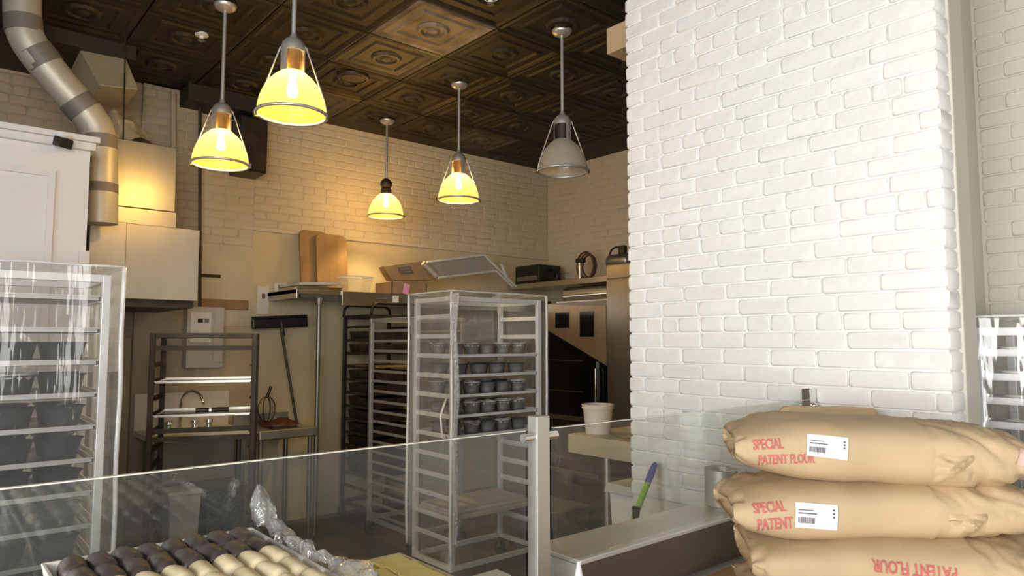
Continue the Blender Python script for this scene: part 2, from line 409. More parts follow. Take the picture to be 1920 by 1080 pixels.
part(ps, MB().box((1.12, GY-.06, 0), (1.24, GY+.06, .012)), 'foot_plate', 'nickel')
for s, zz in ((-1, 1.247), (-1, .88), (1, 1.247)):
    b = MB(); x = 1.158 if s < 0 else 1.20
    b.tube([(x, GY-.004, zz), (x+s*.022, GY-.004, zz), (x+s*.034, GY-.004, zz)], .011, 14)
    part(ps, b, 'glass_clamp', 'chrome', smooth='auto')
def pane(name, label, x0, x1, z0):
    t = thing(name, label, 'glass panel', ((x0+x1)/2, GY, z0))
    part(t, MB().box((x0, GY-.005, z0), (x1, GY+.005, GZ-.002)), 'pane', 'glass')
    part(t, MB().box((x0, GY-.0048, GZ-.002), (x1, GY+.0048, GZ)), 'polished_edge', 'glass_edge')
    return t
pane('glass_screen', 'long clear glass panel between the tray rack and the square post', -1.0, 1.132, .86)
pane('glass_screen', 'clear glass panel between the square post and the brick pillar', 1.226, 2.545, .931)
cl = thing('wall_clamp', 'small chrome glass clamp fixed to the white brick pillar', 'clamp', (2.545, GY, 1.22))
part(cl, MB().box((2.515, GY-.022, 1.225), (2.56, GY+.012, 1.305)), 'bracket', 'chrome', bevel=.003)
part(cl, MB().lathe([(.001, -.012), (.009, -.008), (.012, 0), (.009, .008), (.001, .012)], (2.525, GY-.03, 1.245), 14), 'ball_knob', 'chrome', smooth=True)
b = MB().box((1.035, 1.305, .861), (1.108, 1.36, .925))
tag(b.build('paper_stack', 'paper'), 'stack of white paper on the low counter beside the square post', 'paper')

# ------------------------------------------------------------------ pendants
def pendant(name, label, x, y, zr, lit, style, az, win=-95):
    t = thing(name, label, 'pendant lamp', (x, y, zr), 0, 'bell pendant lamps in the kitchen')
    top = HC-.01-zr
    b = MB().lathe([(.001, top-.035), (.03, top-.035), (.055, top-.02), (.062, top-.004), (.062, top)], n=20, cap1=True); b.build('canopy', 'nickel', t, smooth='auto')
    MB().tube([(0, 0, .30), (0, 0, top-.03)], .0105, 10).build('rod', 'nickel', t, smooth='auto')
    # prismatic glass bell with fine vertical ribs
    prof = [(.147, .0), (.145, .03), (.138, .065), (.126, .10), (.108, .135), (.086, .162), (.062, .182), (.050, .192)]
    n = 72; v = []; f = []
    for r, z in prof:
        for k in range(n):
            a = 2*PI*k/n; q = r*(1+(.012 if k % 2 else -.0)); v.append((q*math.cos(a), q*math.sin(a), z))
    for i in range(len(prof)-1):
        for k in range(n): f.append((i*n+k, i*n+(k+1) % n, (i+1)*n+(k+1) % n, (i+1)*n+k))
    MB().add(v, f).build('glass_shade', 'shade_lit' if lit else 'shade_off', t, smooth=True)
    ring = [(.151*math.cos(2*PI*k/40), .151*math.sin(2*PI*k/40), 0) for k in range(40)]
    rg = MB().tube(ring, .0075, 8, closed=True).build('rim_ring', 'nickel', t, smooth=True)
    for k in range(2):
        a = az+PI*k
        MB().box((.153*math.cos(a)-.008, .153*math.sin(a)-.008, -.012), (.153*math.cos(a)+.008, .153*math.sin(a)+.008, .012)).build('ring_lug', 'chrome', rg)
    if style == 'caged':
        MB().lathe([(.040, .19), (.040, .285)], n=16, cap0=True, cap1=True).build('socket', 'amber' if lit else 'bronze', t, smooth='auto')
        sh = MB().lathe([(.053, .185), (.053, .29)], n=22, a0=math.radians(win+45), a1=math.radians(win+315)).build('collar', 'nickel', t, smooth='auto')
        MB().lathe([(.054, .285), (.054, .305), (.048, .325), (.034, .342), (.018, .352), (.012, .37)], n=22, cap0=True, cap1=True).build('cap', 'nickel', t, smooth='auto')
        for k in range(2):
            a = az+PI*k; ca, sa = math.cos(a), math.sin(a)
            MB().tube([(.153*ca, .153*sa, .005), (.139*ca, .139*sa, .07), (.098*ca, .098*sa, .19), (.066*ca, .066*sa, .28), (.058*ca, .058*sa, .305), (.04*ca, .04*sa, .325)], .004, 6).build('cage_rod', 'nickel', t, smooth=True)
    else:
        MB().lathe([(.048, .188), (.045, .23), (.040, .245)], n=20, cap0=True, cap1=True).build('collar', 'bronze', t, smooth='auto')
        MB().lathe([(.001, .235), (.035, .245), (.052, .27), (.050, .295), (.03, .32), (.012, .33)], n=20).build('cap', 'bronze', t, smooth=True)
    MB().lathe([(.001, .075), (.018, .082), (.026, .10), (.024, .125), (.016, .15), (.014, .19)], n=14).build('bulb', 'bulb' if lit else 'bulb_off', t, smooth=True)
    if lit:
        l = bpy.data.lights.new('pendant_light', 'POINT'); l.energy = LAMP_W; l.color = (1, .68, .23); l.shadow_soft_size = .035
        o = bpy.data.objects.new('pendant_light', l); COL.objects.link(o); o.location = (0, 0, .125); o.parent = t
    return t
LAMP_W = 84
AZ = math.radians(-40.4)
pendant('pendant_lamp', 'lit bell pendant hanging in front of the black wall speaker', 1.25, 3.99, 2.468, True, 'caged', AZ+.25)
pendant('pendant_lamp', 'lit bell pendant whose rod meets the ceiling nearest the windows, largest of the lamps', 1.22, 2.94, 2.481, True, 'caged', AZ+.1)
pendant('pendant_lamp', 'lit bell pendant with a dark cap and no cage, above the cutting boards', 3.02, 5.22, 2.55, True, 'plain', AZ)
pendant('pendant_lamp', 'lit bell pendant over the black appliance side of the kitchen', 2.99, 4.12, 2.517, True, 'caged', AZ+.2, -155)
pendant('pendant_lamp', 'unlit grey glass bell pendant beside the brick pillar', 2.94, 2.98, 2.509, False, 'caged', AZ, -155)

# ceiling fittings
for p, lab in (((378, 72), 'small white sprinkler head in the dark tiled ceiling near the foil duct'), ((920, 4), 'small white sprinkler head in the ceiling beside the pale tile')):
    q = on(*p, Z=HC-.03); t = thing('sprinkler_head', lab, 'sprinkler', (q.x, q.y, HC))
    MB().lathe([(.04, 0), (.04, -.012), (.015, -.016), (.012, -.04)], n=16, cap0=True, cap1=True).build('escutcheon', 'plastic_white', t, smooth='auto')
    MB().lathe([(.022, -.045), (.022, -.04)], n=12, cap0=True, cap1=True).build('deflector', 'chrome', t)
q = on(662, 150, Z=HC-.03)
t = thing('ceiling_speaker', 'round black ceiling speaker in the tin tiles', 'speaker', (q.x, q.y, HC))
MB().lathe([(.10, -.004), (.10, -.022), (.09, -.026), (.085, -.020)], n=24, cap1=True).build('grille', 'black', t, smooth='auto')
MB().lathe([(.115, -.004), (.112, -.02), (.10, -.022)], n=24).build('ring', 'bronze', t, smooth='auto')
# wall speaker
t = thing('wall_speaker', 'black rectangular wall speaker high on the cream brick wall', 'speaker', (1.95, 5.55, 2.80))
part(t, MB().box((1.84, 5.40, 2.80), (2.05, 5.66, 3.24)), 'cabinet', 'black', bevel=.01)
part(t, MB().box((1.85, 5.392, 2.82), (2.04, 5.402, 3.22)), 'grille', 'bronze', bevel=.004)

# ------------------------------------------------------------------ hood, ducts and white cupboard at the left
t = thing('extractor_hood', 'stainless steel extractor hood with a boxed chimney beside the white cupboard', 'hood', (1.1, 5.1, 1.73))
part(t, MB().box((.93, 4.70, 1.735), (1.36, 5.6, 2.195)), 'canopy', 'hood_steel', bevel=.004)
part(t, MB().box((.74, 4.66, 1.30), (.932, 4.70, 2.193)), 'side_panel', 'hood_steel', bevel=.003)
part(t, MB().box((.95, 4.72, 1.69), (1.34, 5.58, 1.735)), 'filter', 'bronze')
part(t, MB().box((.86, 4.95, 2.195), (1.28, 5.58, 2.335)), 'collar', 'hood_steel', bevel=.003)
part(t, MB().box((.87, 4.955, 2.338), (1.27, 5.57, 2.772)), 'chimney', 'hood_steel', bevel=.004)
# foil flex on the chimney
def crumple(fn, nu, nv, amp, sc, seed):
    def g(u, v):
        p = Vector(fn(u, v)); d = noise.noise_vector(p*sc+Vector((seed, 0, 0)))
        return tuple(p+d*amp)
    return MB().grid(g, nu, nv)
b = crumple(lambda u, v: (1.02+.19*math.cos(u*2*PI)*(1-.55*v)-.06*v, 5.2+.2*math.sin(u*2*PI)*(1-.5*v), 2.80+.18*v), 30, 12, .04, 12, 3)
tag(b.build('foil_duct', 'foil'), 'crumpled foil sleeve sitting on top of the hood chimney', 'duct')
# round duct with tape bands
def P(px, py, Y): q = on(px, py, Y=Y); return Vector((q.x, q.y, q.z))
DY = 4.45
path = [P(43, -40, DY), P(43, 40, DY), P(58, 85, DY), P(110, 152, DY), P(170, 222, DY), P(186, 262, DY), P(188, 330, DY), P(188, 420, DY)]
def smoothp(pts, n=5):
    out = []
    for i in range(len(pts)-1):
        a = pts[max(i-1, 0)]; b_ = pts[i]; c_ = pts[i+1]; d_ = pts[min(i+2, len(pts)-1)]
        for k in range(n):
            s = k/n
            out.append(.5*((2*b_)+(c_-a)*s+(2*a-5*b_+4*c_-d_)*s*s+(3*b_-a-3*c_+d_)*s**3))
    return out+[pts[-1]]
sp = smoothp(path)
sp = [Vector((sp[0].x, DY, HC-.01))]+[q for q in sp if q.z < HC-.03]
t = thing('round_duct', 'round galvanised duct with grey tape bands dropping from the ceiling behind the white cupboard', 'duct', (.74, DY, 1.95))
part(t, MB().tube([tuple(q) for q in sp], .088, 20), 'pipe', 'duct', smooth='auto')
def band(p0, p1):
    a = P(*p0, DY); b_ = P(*p1, DY); part(t, MB().tube([tuple(a), tuple(b_)], .0905, 20), 'tape_band', 'tape', smooth='auto')
band((43, 33), (45, 62)); band((64, 92), (88, 124)); band((140, 187), (160, 210)); band((186, 255), (187, 280)); band((188, 345), (188, 362))
# rectangular foil duct
t = thing('box_duct', 'foil wrapped rectangular duct slanting under the ceiling above the hood', 'duct', (.9, 5.0, 3.1))
v0 = [P(185, 160, 4.9), P(260, 167, 4.9), P(250, 196, 5.3), P(182, 190, 5.3)]
A, B_, C_, D_ = P(187, 160, 4.85), P(260, 168, 4.85), P(232, 98, 5.0), P(150, 93, 5.0)
bk = Vector((0, .38, -.02))
part(t, MB().hexa([A+bk, B_+bk, B_, A, D_+bk, C_+bk, C_, D_]), 'box', 'foil', bevel=.006)
MB_ = MB().tube([tuple(P(236, 30, 4.84)), tuple(P(231, 262, 4.84))], .005, 6)
tag(MB_.build('hanger_rod', 'bronze'), 'thin dark hanger rod in front of the foil wrapped duct', 'rod')
# white cupboard
t = thing('white_cupboard', 'white panelled cupboard block with a cornice beside the extractor hood', 'cupboard', (0, 4.3, 0))
part(t, MB().box((-2.2, 4.02, 0), (.625, 4.33, 2.44)), 'body', 'door_white')
part(t, MB().box((-2.2, 3.99, 2.435), (.645, 4.34, 2.475)), 'cornice', 'door_white', bevel=.006)
part(t, MB().box((-2.2, 3.975, 2.475), (.66, 4.35, 2.505)), 'cornice_cap', 'door_white', bevel=.004)
part(t, MB().box((.595, 4.0, .1), (.64, 4.03, 1.93)), 'edge_trim', 'door_white', bevel=.003)
for x0, x1 in ((-.55, .48), (-1.75, -.72)):
    d = part(t, MB().box((x0, 4.012, .12), (x1, 4.02, 2.31)), 'door', 'door_white')
    fr = MB()
    for a, b_, z0, z1 in ((x0, x0+.03, .12, 2.31), (x1-.03, x1, .12, 2.31), (x0+.03, x1-.03, 2.28, 2.31), (x0+.03, x1-.03, .12, .15)):
        fr.box((a, 3.998, z0), (b_, 4.014, z1))
    f_ = fr.build('moulding', 'door_white'); f_.parent = d; f_.matrix_parent_inverse = Matrix.Translation(t.location).inverted(); 
t = thing('security_camera', 'small white dome mount with a black square camera under the cupboard cornice', 'camera', (.50, 3.99, 2.44))
q = P(118, 258, 3.985)
part(t, MB().lathe([(.035, .0), (.035, -.012), (.028, -.02)], (q.x+.0, 3.975, q.z+.012), 18, cap0=True, cap1=True), 'mount', 'plastic_white', smooth='auto')
part(t, MB().box((q.x-.035, 3.93, q.z-.055), (q.x+.03, 3.985, q.z-.008), RZ(.5) @ RX(.3)), 'camera_body', 'black', bevel=.004)
# pipes and boxes on the wall near the hood
tag(MB().tube([tuple(on(375, 165, Y=5.55)), tuple(on(375, 585, Y=5.55))], .012, 8).build('wall_pipe', 'bronze'), 'thin vertical dark pipe on the grimy wall beside the hood', 'pipe')
tag(MB().tube([tuple(on(325, 172, Y=5.58)), tuple(on(326, 430, Y=5.58))], .02, 8).build('conduit', 'grime_paint'), 'painted conduit running up the dirty brick chase', 'pipe')
a = on(378, 560, Y=5.66); b_ = on(466, 581, Y=5.66)
tag(MB().box((a.x, 5.66, b_.z), (b_.x, 5.70, a.z)).build('wood_rail', 'wood', bevel=.004), 'short brown wooden rail fixed to the wall above the grey box', 'rail')
a = on(376, 513, Y=5.68); b_ = on(414, 521, Y=5.68)
tag(MB().box((a.x, 5.68, b_.z), (b_.x, 5.70, a.z)).build('label_strip', 'bronze'), 'small dark label strip on the plaster wall beside the hood', 'sign')
t = thing('electric_box', 'grey wall box with a small display behind the dark rack', 'box', (1.66, 5.6, 1.25))
part(t, MB().box((1.53, 5.52, 1.28), (1.80, 5.70, 1.74)), 'case', 'panel_grey', bevel=.008)
dr = part(t, MB().box((1.55, 5.51, 1.47), (1.70, 5.522, 1.70)), 'cover', 'plastic_white', bevel=.004)
part(t, MB().box((1.60, 5.503, 1.62), (1.635, 5.512, 1.65)), 'switch', 'black')
part(t, MB().box((1.65, 5.503, 1.62), (1.68, 5.512, 1.65)), 'dial', 'dull_steel')
part(t, MB().box((1.72, 5.51, 1.32), (1.79, 5.522, 1.70)), 'door', 'panel_grey', bevel=.004)
t = thing('switch_plate', 'white switch plate on the plaster wall left of the thermostat', 'switch', (2.15, 5.69, 1.75))
part(t, MB().box((2.108, 5.685, 1.70), (2.205, 5.70, 1.93)), 'plate', 'tray_white', bevel=.004)
part(t, MB().box((2.145, 5.675, 1.83), (2.168, 5.686, 1.87)), 'toggle', 'ink')
t = thing('thermostat', 'small cream thermostat on the wall beside the cutting boards', 'thermostat', (2.29, 5.69, 1.87))
part(t, MB().box((2.24, 5.665, 1.875), (2.345, 5.70, 1.965)), 'case', 'tray_white', bevel=.005)
part(t, MB().box((2.27, 5.66, 1.92), (2.32, 5.667, 1.95)), 'display', 'ink')

# ------------------------------------------------------------------ racks
def rack(name, label, x, y, rz, w, d, h, z0, dz, n, m, cat='rack', post=.030, ledge=.026, zb=.12, bars=(), grp='wheeled tray racks'):
    t = thing(name, label, cat, (x, y, 0), rz, grp)
    for px_ in (0, w-post):
        for py_ in (0, d-post):
            MB().box((px_, py_, zb), (px_+post, py_+post, h)).build('post', m, t, bevel=.003)
    me = MB().box((0, post, -ledge/2), (.004, d-post, ledge/2)).box((0, post, -ledge/2-.002), (.028, d-post, -ledge/2+.002)).mesh('ledge', m)
    me2 = MB().box((-.004, post, -ledge/2), (0, d-post, ledge/2)).box((-.028, post, -ledge/2-.002), (0, d-post, -ledge/2+.002)).mesh('ledge', m)
    for k in range(n):
        z = z0-dz*k
        link('ledge', me, t, (.012, 0, z)); link('ledge', me2, t, (w-.012, 0, z))
    for nm, z in (('top_rail', h-.03), ('bottom_rail', zb)):
        b = MB()
        for py_ in (0, d-post): b.box((post, py_+.004, z), (w-post, py_+post-.004, z+.03))
        for px_ in (0, w-post): b.box((px_+.004, post, z), (px_+post-.004, d-post, z+.03))
        b.build(nm, m, t, bevel=.002)
    for z in bars:
        MB().box((post, .004, z-.014), (w-post, .022, z+.014)).build('cross_bar', m, t)
    for px_ in (post/2, w-post/2):
        for py_ in (post/2, d-post/2):
            cst = MB().tube([(px_-.013, py_, .05), (px_+.013, py_, .05)], .05, 16).build('caster', 'black', t, smooth='auto')
            MB().box((px_-.018, py_-.012, .05), (px_+.018, py_+.012, zb)).build('fork', 'dull_steel', cst)
    return t
def pan_mesh(name, w, d, m, h=.018):
    b = MB().box((0, 0, 0), (w, d, .002))
    for a, c_ in (((0, 0, 0), (w, .004, h)), ((0, d-.004, 0), (w, d, h)), ((0, 0, 0), (.004, d, h)), ((w-.004, 0, 0), (w, d, h))): b.box(a, c_)
    b.box((-.004, -.006, h-.004), (w+.004, .002, h+.002)); b.box((-.004, d-.002, h-.004), (w+.004, d+.006, h+.002))
    return b.mesh(name, m)
def pot_mesh(name, r, h, m, rnd):
    b = MB(); n = 18; prof = [(.001, 0), (r*.72, 0), (r*.80, h*.4), (r*.93, h*.9), (r*1.05, h), (r*1.05, h*.98), (r*.90, h*.94), (r*.70, .006), (.001, .006)]
    b.lathe(prof, n=n)
    rr = random.Random(rnd)
    b.v = [(x*(1+rr.uniform(-.012, .012)), y*(1+rr.uniform(-.012, .012)), z) for x, y, z in b.v]
    return b.mesh(name, m, 'auto')
ORD = ['topmost', 'second', 'third', 'fourth', 'fifth', 'sixth', 'seventh', 'eighth', 'ninth', 'tenth', 'eleventh', 'twelfth']
def liner(r, h, seed):
    rr = random.Random(seed); n = 12; v = []; f = []
    for k in range(n):
        a = 2*PI*k/n; v.append((r*.86*math.cos(a), r*.86*math.sin(a), h*.72))
    for k in range(n):
        a = 2*PI*k/n; q = r*(1.0+rr.uniform(0, .08)); v.append((q*math.cos(a), q*math.sin(a), h*1.03+rr.uniform(0, .010)))
    for k in range(n): f.append((k, (k+1) % n, n+(k+1) % n, n+k))
    return MB().add(v, f).mesh('paper_liner', 'parchment', True)
def load(rk, shelves, w, d, pots, m_pan, who, base_x, base_y, z0, dz):
    pm = pan_mesh('sheet_pan', w-.07, d-.012, m_pan)
    for s_, (k, rows, cols, pr, ph, mats) in enumerate(shelves):
        z = z0-dz*k-.010
        o = link('sheet_pan', pm, None, (base_x+.035, base_y+.006, z))
        tag(o, 'sheet pan of pots on the %s loaded shelf of the %s' % (ORD[s_], who), 'sheet pan', 'loaded sheet pans, '+who)
        pmx = [pot_mesh('baking_pot', pr, ph, mats, q) for q in range(3)]
        lm = [liner(pr, ph, q) for q in range(3)]
        W_ = w-.09; D_ = d-.05
        for i in range(cols):
            for j in range(rows):
                px_ = base_x+.045+W_*(i+.5)/cols+random.uniform(-1, 1)*min(.006, W_/cols/2-pr*1.06); py_ = base_y+.025+D_*(j+.5)/rows+random.uniform(-.006, .006)
                lin = random.random() < (.5 if mats == 'pot' else .15)
                lab = '%s, %s row, %s loaded shelf, %s' % ('paper lined grey pot' if lin else 'bare grey pot', ['glass side', 'kitchen side'][j], ORD[s_], who)
                p = thing('baking_pot', lab, 'baking pot', (px_, py_, z+.003), random.uniform(0, 6), 'baking pots, %s loaded shelf, %s' % (ORD[s_], who))
                link('cup', pmx[(i+j) % 3], p)
                if lin: link('paper_liner', lm[(i+2*j) % 3], p)
def cover(name, label, x, y, w, d, zb, zt, sides, seed, seams, amp=.016, mg=.025, film='film'):
    t = thing(name, label, 'cover', (x, y, zb), 0, None)
    x0, x1, y0, y1 = -mg, w+mg, -mg, d+mg; H_ = zt-zb
    fm_ = film
    def wr(p, nrm, fade):
        p = Vector(p); q = Vector((p.x*5+seed, p.y*5, p.z*1.3))
        a = (noise.noise(q)*.9+noise.noise(q*3.1)*.35)*amp*fade
        return tuple(p+Vector(nrm)*a)
    ed = lambda u: min(1, 6*min(u, 1-u)+.15)
    fns = {'front': lambda u, v: wr((x0+(x1-x0)*u, y0-.01*(1-v), H_*v), (0, -1, 0), ed(u)), 'back': lambda u, v: wr((x0+(x1-x0)*u, y1, H_*v), (0, 1, 0), ed(u)),
           'left': lambda u, v: wr((x0, y0+(y1-y0)*u, H_*v), (-1, 0, 0), ed(u)), 'right': lambda u, v: wr((x1, y0+(y1-y0)*u, H_*v), (1, 0, 0), ed(u)),
           'top': lambda u, v: wr((x0+(x1-x0)*u, y0+(y1-y0)*v, H_-.012*math.sin(PI*u)*math.sin(PI*v)), (0, 0, 1), min(ed(u), ed(v)))}
    for s in sides:
        MB().grid(fns[s], 26, 44 if s != 'top' else 14).build(s+'_sheet', fm_, t, smooth=True)
    cn = {'fl': (x0, y0), 'fr': (x1, y0), 'bl': (x0, y1), 'br': (x1, y1)}
    for k in seams:
        cx_, cy_ = cn[k]; pts = []
        for i in range(25):
            z = H_*i/24; pts.append((cx_+.007*noise.noise(Vector((seed, z*3, cx_))), cy_+.007*noise.noise(Vector((z*3, seed, cy_))), z))
        MB().tube(pts, .009, 6).build('seam', 'film_edge', t, smooth=True)
    loop = [(x0, y0, H_), (x1, y0, H_), (x1, y1, H_), (x0, y1, H_)]
    for i in range(4):
        a_, b2 = Vector(loop[i]), Vector(loop[(i+1) % 4])
        pts = [tuple(a_.lerp(b2, q/10)+Vector((0, 0, .004*noise.noise(Vector((q*.7, seed, i)))))) for q in range(11)]
        MB().tube(pts, .005, 6).build('top_seam', 'film_edge', t, smooth=True)
    return t
# --- covered rack in the middle
RX0, RY0 = 2.465, 3.45; WHO1 = 'covered rack by the oven'
rk1 = rack('tray_rack', 'white aluminium tray rack under a clear vinyl cover, holding grey pots and a wooden board', RX0, RY0, 0, .73, .43, 1.755, 1.634, .1215, 12, 'alu')
load(rk1, [(2, 2, 5, .056, .078, 'pot'), (3, 2, 4, .060, .074, 'pot'), (4, 2, 5, .056, .078, 'pot'), (5, 2, 5, .056, .074, 'pot'), (6, 2, 5, .054, .07, 'pot')], .73, .43, None, 'alu', WHO1, RX0, RY0, 1.634, .1215)
cv = cover('rack_cover', 'clear vinyl cover with white seams draped over the rack of grey pots', RX0, RY0, .73, .43, .20, 1.785, ('left', 'back', 'right', 'top'), 3.3, ('fl', 'fr', 'bl', 'br'))
MB().tube([(-.04, .0, .95), (-.105, -.03, .84), (-.09, -.03, .72), (-.06, -.02, .70)], .007, 6).build('loose_flap_edge', 'film_edge', cv, smooth=True)
def bunch(u, v):
    a = 2*PI*v; r_ = .017*(1+.35*math.sin(3*a+u*7))*(.8+.5*abs(noise.noise(Vector((u*6, 0, 4)))))*(1.7 if u > .96 else 1)
    return (-.012+r_*math.cos(a)+.008*math.sin(u*13), -.05+r_*math.sin(a), .10+1.47*u)
MB().grid(bunch, 60, 14).build('gathered_front', 'wrap', cv, smooth=True)
def flapf(u, v): return (-.03-.075*u*math.sin(PI*min(1, v*1.1)), .02-.03*u, .70+.30*v)
MB().grid(flapf, 4, 8).build('loose_flap', 'film', cv, smooth=True)
tag(MB().box((RX0+.035, RY0+.006, .412), (RX0+.69, RY0+.424, .442)).build('wooden_board', 'wood_grey', bevel=.004), 'weathered wooden board on a low shelf of the covered rack', 'board')
tag(MB().box((RX0+.045, RY0+.02, .442), (RX0+.66, RY0+.40, .462)).build('wooden_board', 'wood_grey', bevel=.004), 'weathered wooden board lying on top of another board in the covered rack', 'board')
# --- covered rack at the left
LX0, LY0 = -.165, 3.05; WHO2 = 'covered rack by the cupboard'
rk2 = rack('tray_rack', 'aluminium tray rack filled with dark pots under a clear cover beside the white cupboard', LX0, LY0, 0, .73, .43, 1.735, 1.644, .1215, 12, 'alu')
load(rk2, [(k, 2, 4, .074, .084, 'pot_dark') for k in range(2, 12)], .73, .43, None, 'alu_dull', WHO2, LX0, LY0, 1.644, .1215)
me = pan_mesh('sheet_pan', .66, .418, 'alu_dull')
for k in range(2):
    tag(link('sheet_pan', me, None, (LX0+.035, LY0+.006, 1.644-.1215*k-.010)), 'empty sheet pan on the %s shelf of the %s' % (ORD[k], WHO2), 'sheet pan')
cover('rack_cover', 'wrinkled clear vinyl cover over the rack of dark pots beside the white cupboard', LX0, LY0, .73, .43, .18, 1.765, ('front', 'left', 'right', 'back', 'top'), 8.1, ('fl', 'fr', 'br'), amp=.03, mg=.035, film='film_hazy')
# --- open aluminium rack
rk3 = rack('tray_rack', 'open aluminium rack with many close ledges behind the covered rack', 2.69, 4.25, 0, .46, .63, 1.655, 1.56, .0765, 19, 'alu_dull', ledge=.018)
# --- dark rack under the shelf
rk4 = rack('tray_rack', 'dark bronze rack with a curved top standing under the steel wall shelf', 2.80, 5.04, 0, .46, .50, 1.70, 1.60, .11, 13, 'bronze', ledge=.02)
for k in range(1, 12):  # dark tins added on the ledges to block light through the rack
    z_ = 1.60-.11*k
    if k == 3: 
        tag(MB().box((2.845, 5.05, z_-.006), (3.215, 5.53, z_+.014)).build('shelf_board', 'wood'), 'orange brown board in the dark rack under the wall shelf', 'board'); continue
    b = MB().box((2.845, 5.06, z_-.008), (3.215, 5.52, z_-.004))
    for q in range(3):
        y_ = 5.065+.152*q
        b.hexa([(2.86, y_+.01, z_-.004), (3.20, y_+.01, z_-.004), (3.20, y_+.135, z_-.004), (2.86, y_+.135, z_-.004), (2.85, y_, z_+.075), (3.21, y_, z_+.075), (3.21, y_+.145, z_+.075), (2.85, y_+.145, z_+.075)])
    tag(b.build('filler_tins', 'bronze'), 'added light-blocking dark tins on the %s filled ledge of the rack under the wall shelf' % ORD[k-1], 'loaf tin', 'added light-blocking tins in the dark rack')
b = MB()
for y_ in (5.05, 5.53):
    b.tube([(2.80, y_, 1.69), (2.81, y_, 1.76), (2.85, y_, 1.79), (3.21, y_, 1.79), (3.25, y_, 1.76), (3.26, y_, 1.69)], .012, 8)
part(rk4, b, 'curved_top', 'bronze', smooth=True)
# --- dark rack at the left, standing at an angle
q = on(264, 640, Z=1.48-.0001) if False else None
DRX, DRY, DRZ = 1.055, 4.55, math.radians(-22)
rk5 = rack('tray_rack', 'dark bronze tray rack standing at an angle under the extractor hood', DRX, DRY, DRZ, .60, .46, 1.53, 1.44, .1, 13, 'bronze', bars=(1.44, .95, .90), ledge=.022)
def rloc(u, v, z): 
    return Vector((DRX, DRY, z))+RZ(DRZ) @ Vector((u, v, 0))
dpan = pan_mesh('sheet_pan', .53, .43, 'steel', .012)
for k, lab in ((2, 'bare sheet pan on the upper ledge of the angled dark rack'), (4, 'sheet pan holding a black handled tool in the angled dark rack')):
    o = link('sheet_pan', dpan, None, rloc(.035, .015, 1.44-.1*k-.01), DRZ); tag(o, lab, 'sheet pan')
t = thing('bench_knife', 'black handled tool lying on a pan in the angled dark rack', 'tool', rloc(.25, .12, 1.044), DRZ+.06)
MB().tube([(0, 0, .012), (.03, 0, .014), (.075, 0, .012)], .014, 10).build('grip', 'black', t, smooth='auto')
MB().tube([(.09, 0, .013), (.14, 0, .014), (.19, 0, .012)], .015, 10).build('handle', 'black', t, smooth='auto')
MB().box((.07, -.006, .006), (.095, .006, .018)).build('ferrule', 'chrome', t)
# ------------------------------------------------------------------ hand sink and steel table on the back wall
t = thing('hand_sink', 'white topped hand sink with a gooseneck tap behind the dark rack', 'sink', (1.5, 5.4, 0))
part(t, MB().box((1.22, 5.12, .80), (1.88, 5.63, .84)), 'top', 'tray_white', bevel=.004)
part(t, MB().box((1.28, 5.2, .5), (1.80, 5.6, .80)), 'basin', 'dull_steel', bevel=.01)
part(t, MB().box((1.22, 5.61, .84), (1.88, 5.635, 1.10)), 'splashback', 'tray_white')
pts = [(1.50, 5.5, .84), (1.50, 5.5, 1.02)]+[(1.50+.05-.05*math.cos(a), 5.5-.10+.10*math.cos(a), 1.02+.10*math.sin(a)) for a in [PI*k/8 for k in range(1, 9)]]
part(t, MB().tube(pts, .010, 10), 'tap', 'chrome', smooth=True)
for x_ in (1.42, 1.60, 1.70):
    part(t, MB().lathe([(.022, .84), (.02, .87), (.03, .88), (.028, .90), (.001, .905)], (x_, 5.5, 0), 12), 'tap_handle', 'chrome', smooth='auto')
for x_ in (1.25, 1.82): part(t, MB().box((x_, 5.14, 0), (x_+.03, 5.17, .80)), 'leg', 'dull_steel')
for i, (x_, w_, m_, lab) in enumerate(((1.30, .20, 'panel_grey', 'grey plastic bin under the hand sink beside a white pipe'), (1.53, .26, 'speck', 'dark bin under the hand sink'))):
    b = MB(); x1 = x_+w_
    b.hexa([(x_+.02, 4.97, 0), (x1-.02, 4.97, 0), (x1-.02, 5.14, 0), (x_+.02, 5.14, 0), (x_, 4.95, .48), (x1, 4.95, .48), (x1, 5.16, .48), (x_, 5.16, .48)])
    b.box((x_-.01, 4.94, .47), (x1+.01, 5.17, .50))
    tag(b.build('plastic_bin', m_, bevel=.008), lab, 'bin')
t = thing('steel_table', 'small stainless steel table with a rolled edge under the squeegee', 'table', (2.2, 5.4, 0))
part(t, MB().box((1.93, 5.10, .79), (2.375, 5.66, .82)), 'top', 'steel', bevel=.008)
part(t, MB().box((1.93, 5.09, .76), (2.375, 5.11, .83)), 'front_lip', 'steel', bevel=.008)
part(t, MB().box((1.93, 5.64, .82), (2.375, 5.66, .90)), 'upstand', 'steel')
for x_ in (1.96, 2.34):
    for y_ in (5.14, 5.60): part(t, MB().tube([(x_, y_, 0), (x_, y_, .79)], .018, 10), 'leg', 'dull_steel', smooth='auto')
b = crumple(lambda u, v: (2.08+.24*u, 5.26+.2*v, .84+.045*math.sin(PI*u)*math.sin(PI*v)), 14, 10, .015, 22, 5)
tag(b.build('red_cloth', 'red_cloth', smooth=True), 'dark red crumpled cloth on the small steel table', 'cloth')
t = thing('wire_whisk', 'dark wire balloon whisk standing on the small steel table by the squeegee pole', 'whisk', (2.16, 5.56, .82))
